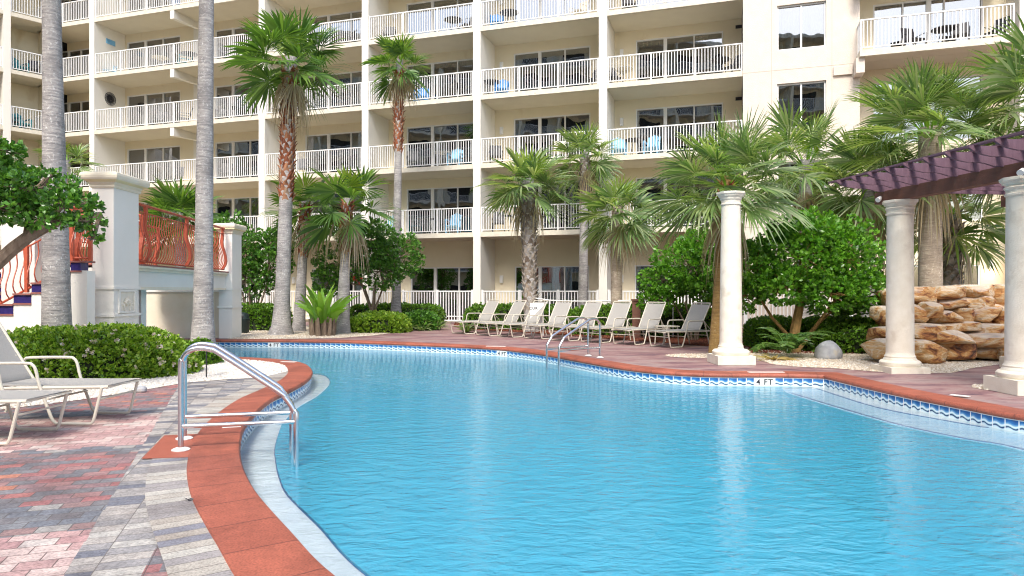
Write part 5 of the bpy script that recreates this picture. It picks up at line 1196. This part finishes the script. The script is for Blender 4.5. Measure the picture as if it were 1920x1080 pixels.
# ================================================================== RAILS
def handrail(name,label,A1,B1,A2,B2,top,parent=None):
    """A = deck foot, B = water foot of each of the two bent tubes"""
    root=empty(name,(A1[0],A1[1],0)); tag(root,label,'handrail'); o0=np.array((A1[0],A1[1],0))
    for A,B in ((A1,B1),(A2,B2)):
        a=np.array((A[0],A[1],0.0))-o0; d=np.array((B[0]-A[0],B[1]-A[1],0.0))
        key=[(0,0),(0,top-.18),(.015,top-.10),(.05,top-.04),(.11,top-.005),(.18,top),(.25,top-.012),(.34,top-.055),(.84,.50),(.90,.44),(.95,.37),(.985,.30),(1,.22),(1,-.75)]
        pts=[a+d*t+ZV*z for t,z in key]
        # round the polyline
        C=[np.array(p) for p in catmull([(0,0)],1)] if False else pts
        mb=MB(); sm=[]
        for i in range(len(pts)-1):
            p0=pts[max(i-1,0)];p1=pts[i];p2=pts[i+1];p3=pts[min(i+2,len(pts)-1)]
            if i in (0,len(pts)-2): sm.append(p1); continue
            for k in range(4):
                t=k/4; sm.append(.5*((2*p1)+(-p0+p2)*t+(2*p0-5*p1+4*p2-p3)*t*t+(-p0+3*p1-3*p2+p3)*t**3))
        sm.append(pts[-1]); mb.tube(sm,.0245,14); mb.build('rail_tube',M['steel'],root,True)
        mb=MB(); mb.tube([a+ZV*.215+d*.01,a+d*.985+ZV*.215],.021,12); mb.build('cross_bar',M['steel'],root,True)
        mb=MB(); mb.lathe([(.075,.004),(.078,.012),(.06,.022),(.035,.03),(.028,.03)],(a[0],a[1]),24); mb.build('escutcheon',M['escut'],root,True)
    return root
handrail('handrail','large stainless steel pool handrail on the left foreground coping',(-2.94,6.06),(-1.985,6.28),(-3.13,6.52),(-2.18,6.76),.905)
lad=handrail('pool_ladder','distant stainless steel pool ladder in front of the loungers',(1.66,14.85),(.72,14.1),(1.86,14.42),(.94,13.66),.83)
for z in (-.32,-.58): 
    mb=MB(); mb.tube([(.72-1.66,14.1-14.85,z),(.94-1.66,13.66-14.85,z)],.03,8); mb.build('step',M['steel'],lad)

# ================================================================== LOUNGERS
def lounger_mesh():
    root=empty('sun_lounger'); W_=.30
    def sag(L0,w_,f,t=.012,nx=10,ny=8):
        mb=MB(); V=[];
        for s_ in (0,1):
            for i in range(nx+1):
                for j in range(ny+1):
                    x,z=f(i/nx); y=-w_+2*w_*j/ny; V.append((x,y,z-.018*math.sin(math.pi*j/ny)*math.sin(math.pi*i/nx)-(t*s_)))
        F_=[];K=(nx+1)*(ny+1)
        for i in range(nx):
            for j in range(ny):
                a=i*(ny+1)+j; F_.append((a,a+ny+1,a+ny+2,a+1)); F_.append((K+a,K+a+1,K+a+ny+2,K+a+ny+1))
        for i in range(nx):
            a=i*(ny+1); F_.append((a,K+a,K+a+ny+1,a+ny+1)); a+=ny; F_.append((a,a+ny+1,K+a+ny+1,K+a))
        for j in range(ny): F_.append((j,j+1,K+j+1,K+j)); a=nx*(ny+1)+j; F_.append((a,K+a,K+a+1,a+1))
        mb.add(V,F_); return mb
    sag(1.2,W_-.015,lambda t:(.02+1.22*t,.415)).build('seat_sling',M['sling'],root,True)
    sag(.8,W_-.015,lambda t:(1.26+.40*t,.425+.63*t)).build('back_sling',M['sling'],root,True)
    mb=MB(); r=.016
    for s_ in (-1,1): mb.tube([(1.24,s_*(W_-.01),.40),(1.68,s_*(W_-.01),1.09)],r,8)
    mb.tube([(1.68,-W_+.01,1.09),(1.68,W_-.01,1.09)],r,8); mb.build('back_frame',M['frame'],root,True)
    mb=MB(); mb.tube([(1.88,-W_,.365),(0,-W_,.40),(0,W_,.40),(1.88,W_,.365)],r*1.1,8); mb.tube([(1.24,-W_,.385),(1.24,W_,.385)],r,8); mb.tube([(1.88,-W_,.365),(1.88,W_,.365)],r,8); mb.build('seat_frame',M['frame'],root,True)
    for s_ in (-1,1):
        y=s_*(W_+.028)
        key=[(.05,.40),(.12,.12),(.15,.035),(.20,.016),(.50,.016),(.56,.035),(.60,.10),(.72,.42),(.76,.58),(.80,.635),(.87,.65),(1.30,.645),(1.38,.62),(1.42,.55),(1.48,.36),(1.60,.016)]
        sm=[]
        for i in range(len(key)-1):
            p0,p1,p2,p3=[np.array(key[min(max(i+k,0),len(key)-1)]) for k in (-1,0,1,2)]
            for k in range(3):
                t=k/3; q=.5*((2*p1)+(-p0+p2)*t+(2*p0-5*p1+4*p2-p3)*t*t+(-p0+3*p1-3*p2+p3)*t**3); sm.append((q[0],y,max(.016,q[1])))
        sm.append((1.60,y,.016)); mb=MB(); mb.tube(sm,r,8); mb.build('leg',M['frame'],root,True)
        mb=MB(); mb.tube([(1.42,s_*(W_-.05),.68),(1.75,s_*(W_-.05),.38)],.009,6); mb.build('back_strut',M['frame'],root)
    for x in (.09,.64,1.5): mb=MB(); mb.tube([(x,-W_-.02,.27),(x,W_+.02,.27)],.011,6); mb.build('stretcher',M['frame'],root)
    return root
lg0=lounger_mesh(); first=True
LG='grey sling loungers around the pool'
def place_lounger(x,y,head,label,grp=LG):
    global first
    o=lg0 if first else copy_tree(lg0); first=False
    o.location=(x,y,.004); o.rotation_euler=(0,0,math.atan2(head[1],head[0])); tag(o,label,'lounger',grp); return o
place_lounger(-4.25,7.50,(-1,.03),'near lounger touching the clipped flowering bush, farther of the pair at left')
place_lounger(-4.45,6.57,(-1,.02),'nearest lounger, cut by the left frame edge')
hd=np.array((.72,.69)); wdv=np.array((.69,-.72)); foot8=np.array((3.66,16.95)); foot1=np.array((-1.82,22.1))
LB=['leftmost lounger of the far row, beside the path','second lounger from the path in the far row','lounger with the white sign board behind it in the far row','fourth lounger from the path, left of the far ladder rails','fifth lounger from the path, directly behind the pool ladder rails','sixth lounger from the path, in front of the dark brown board','seventh lounger from the path, left of the small side table','rightmost lounger of the far row, beside the ochre palm trunk']
for i in range(8):
    f=foot1+(foot8-foot1)*i/7+RNG.normal(0,.05,2); a=R(RNG.normal(0,3.5)); h=np.array((hd[0]*math.cos(a)-hd[1]*math.sin(a),hd[0]*math.sin(a)+hd[1]*math.cos(a)))
    place_lounger(f[0],f[1],h,LB[i])
o=empty('side_table',(GX(1250,17.9),17.9,.004),R(20)); tag(o,'small beige slatted side table between the last two loungers','table')
mb=MB(); mb.box(-.24,.24,-.24,.24,.47,.50); mb.build('tabletop',M['frame'],o)
for a in (-1,1):
    for b in (-1,1): mb=MB(); mb.tube([(a*.2,b*.2,.47),(a*.22,b*.22,0)],.014,6); mb.build('leg',M['frame'],o)

# ================================================================== SMALL THINGS
b=pd(455,22.8); o=empty('trash_can',(b[0],b[1],0)); tag(o,'dark round trash can with domed lid by the left hedge','trash can')
mb=MB(); mb.lathe([(.19,0),(.205,.02),(.225,.40),(.235,.42),(.235,.45),(.22,.46)],n=28); mb.build('body',M['bin'],o,True)
mb=MB(); mb.lathe([(.235,.461),(.24,.48),(.215,.50),(.20,.60),(.16,.66),(.08,.69),(.01,.70)],n=28); l_=mb.build('lid',M['bin'],o,True)
mb=MB(); mb.box(-.09,.09,-.215,-.19,.515,.59); mb.build('flap',M['dark'],l_)
def pathlight(px,py,h,lab):
    X,Y=G(px,py); o=empty('path_light',(X,Y,0)); tag(o,lab,'lamp'); mb=MB(); mb.tube([(0,0,0),(0,0,h-.08)],.012,8); mb.build('post',M['dark'],o)
    mb=MB(); mb.lathe([(.02,h-.10),(.045,h-.09),(.045,h-.05),(.10,h-.045),(.09,h-.02),(.03,h),(.005,h+.005)],n=16); mb.build('lamp_head',M['dark'],o,True)
pathlight(387,708,.56,'thin dark path light at the right end of the flowering bush')
pathlight(511,628,.30,'small dark path light beside the tallest rough palm')
b=pd(1008,21.6); o=empty('notice_board',(b[0],b[1],0),R(-10)); tag(o,'white notice board half hidden behind the third lounger','sign')
mb=MB(); mb.box(-.24,.20,-.015,.015,.30,1.03); mb.build('panel',M['white'],o)
for s_ in (-.20,.17): mb=MB(); mb.box(s_-.02,s_+.02,.016,.05,0,1.0); mb.build('leg',M['white'],o)
text_mesh('CUR',.12,M['dark'],o,(-.13,-.018,.86),(R(90),0,0))
b=pd(1193,20.4); o=empty('brown_board',(b[0],b[1],0),R(-8)); tag(o,'dark brown upright board behind the sixth lounger','board')
mb=MB(); mb.box(-.14,.14,-.12,.12,0,.04); mb.box(-.12,.12,-.10,.10,.04,1.12); mb.build('panel',M['brownwood'],o); mb=MB(); mb.box(-.15,.15,-.13,.13,1.121,1.17); mb.build('cap',M['brownwood'],o)
o=empty('ramp_rail',(0,0,0)); tag(o,'thin white metal rail running behind the lounger row','rail')
pts=[(GX(px,d),d,GZ(py,d)) for px,py,d in ((997,558,23.4),(1010,560,23.2),(1030,563,23.0),(1060,564.5,22.7),(1100,565,22.3),(1180,563.5,21.4),(1262,561,20.6))]
mb=MB(); mb.tube(pts,.022,8); mb.build('top_rail',M['white'],o,True)
for i in (2,4,5,6): mb=MB(); mb.tube([pts[i],(pts[i][0],pts[i][1],0)],.018,8); mb.build('post',M['white'],o)
X,Y=G(351,940); o=blk=leafquads(np.array([(X,Y,.012)]*3),np.array([(1,.2,.05),(-.4,.3,.05),(.9,-.5,.02)]),.05,RNG,.25); o=npmesh('fallen_leaf',blk[0],blk[1],M['dark']); tag(o,'tiny dark fallen leaf on the cream border pavers','leaf')
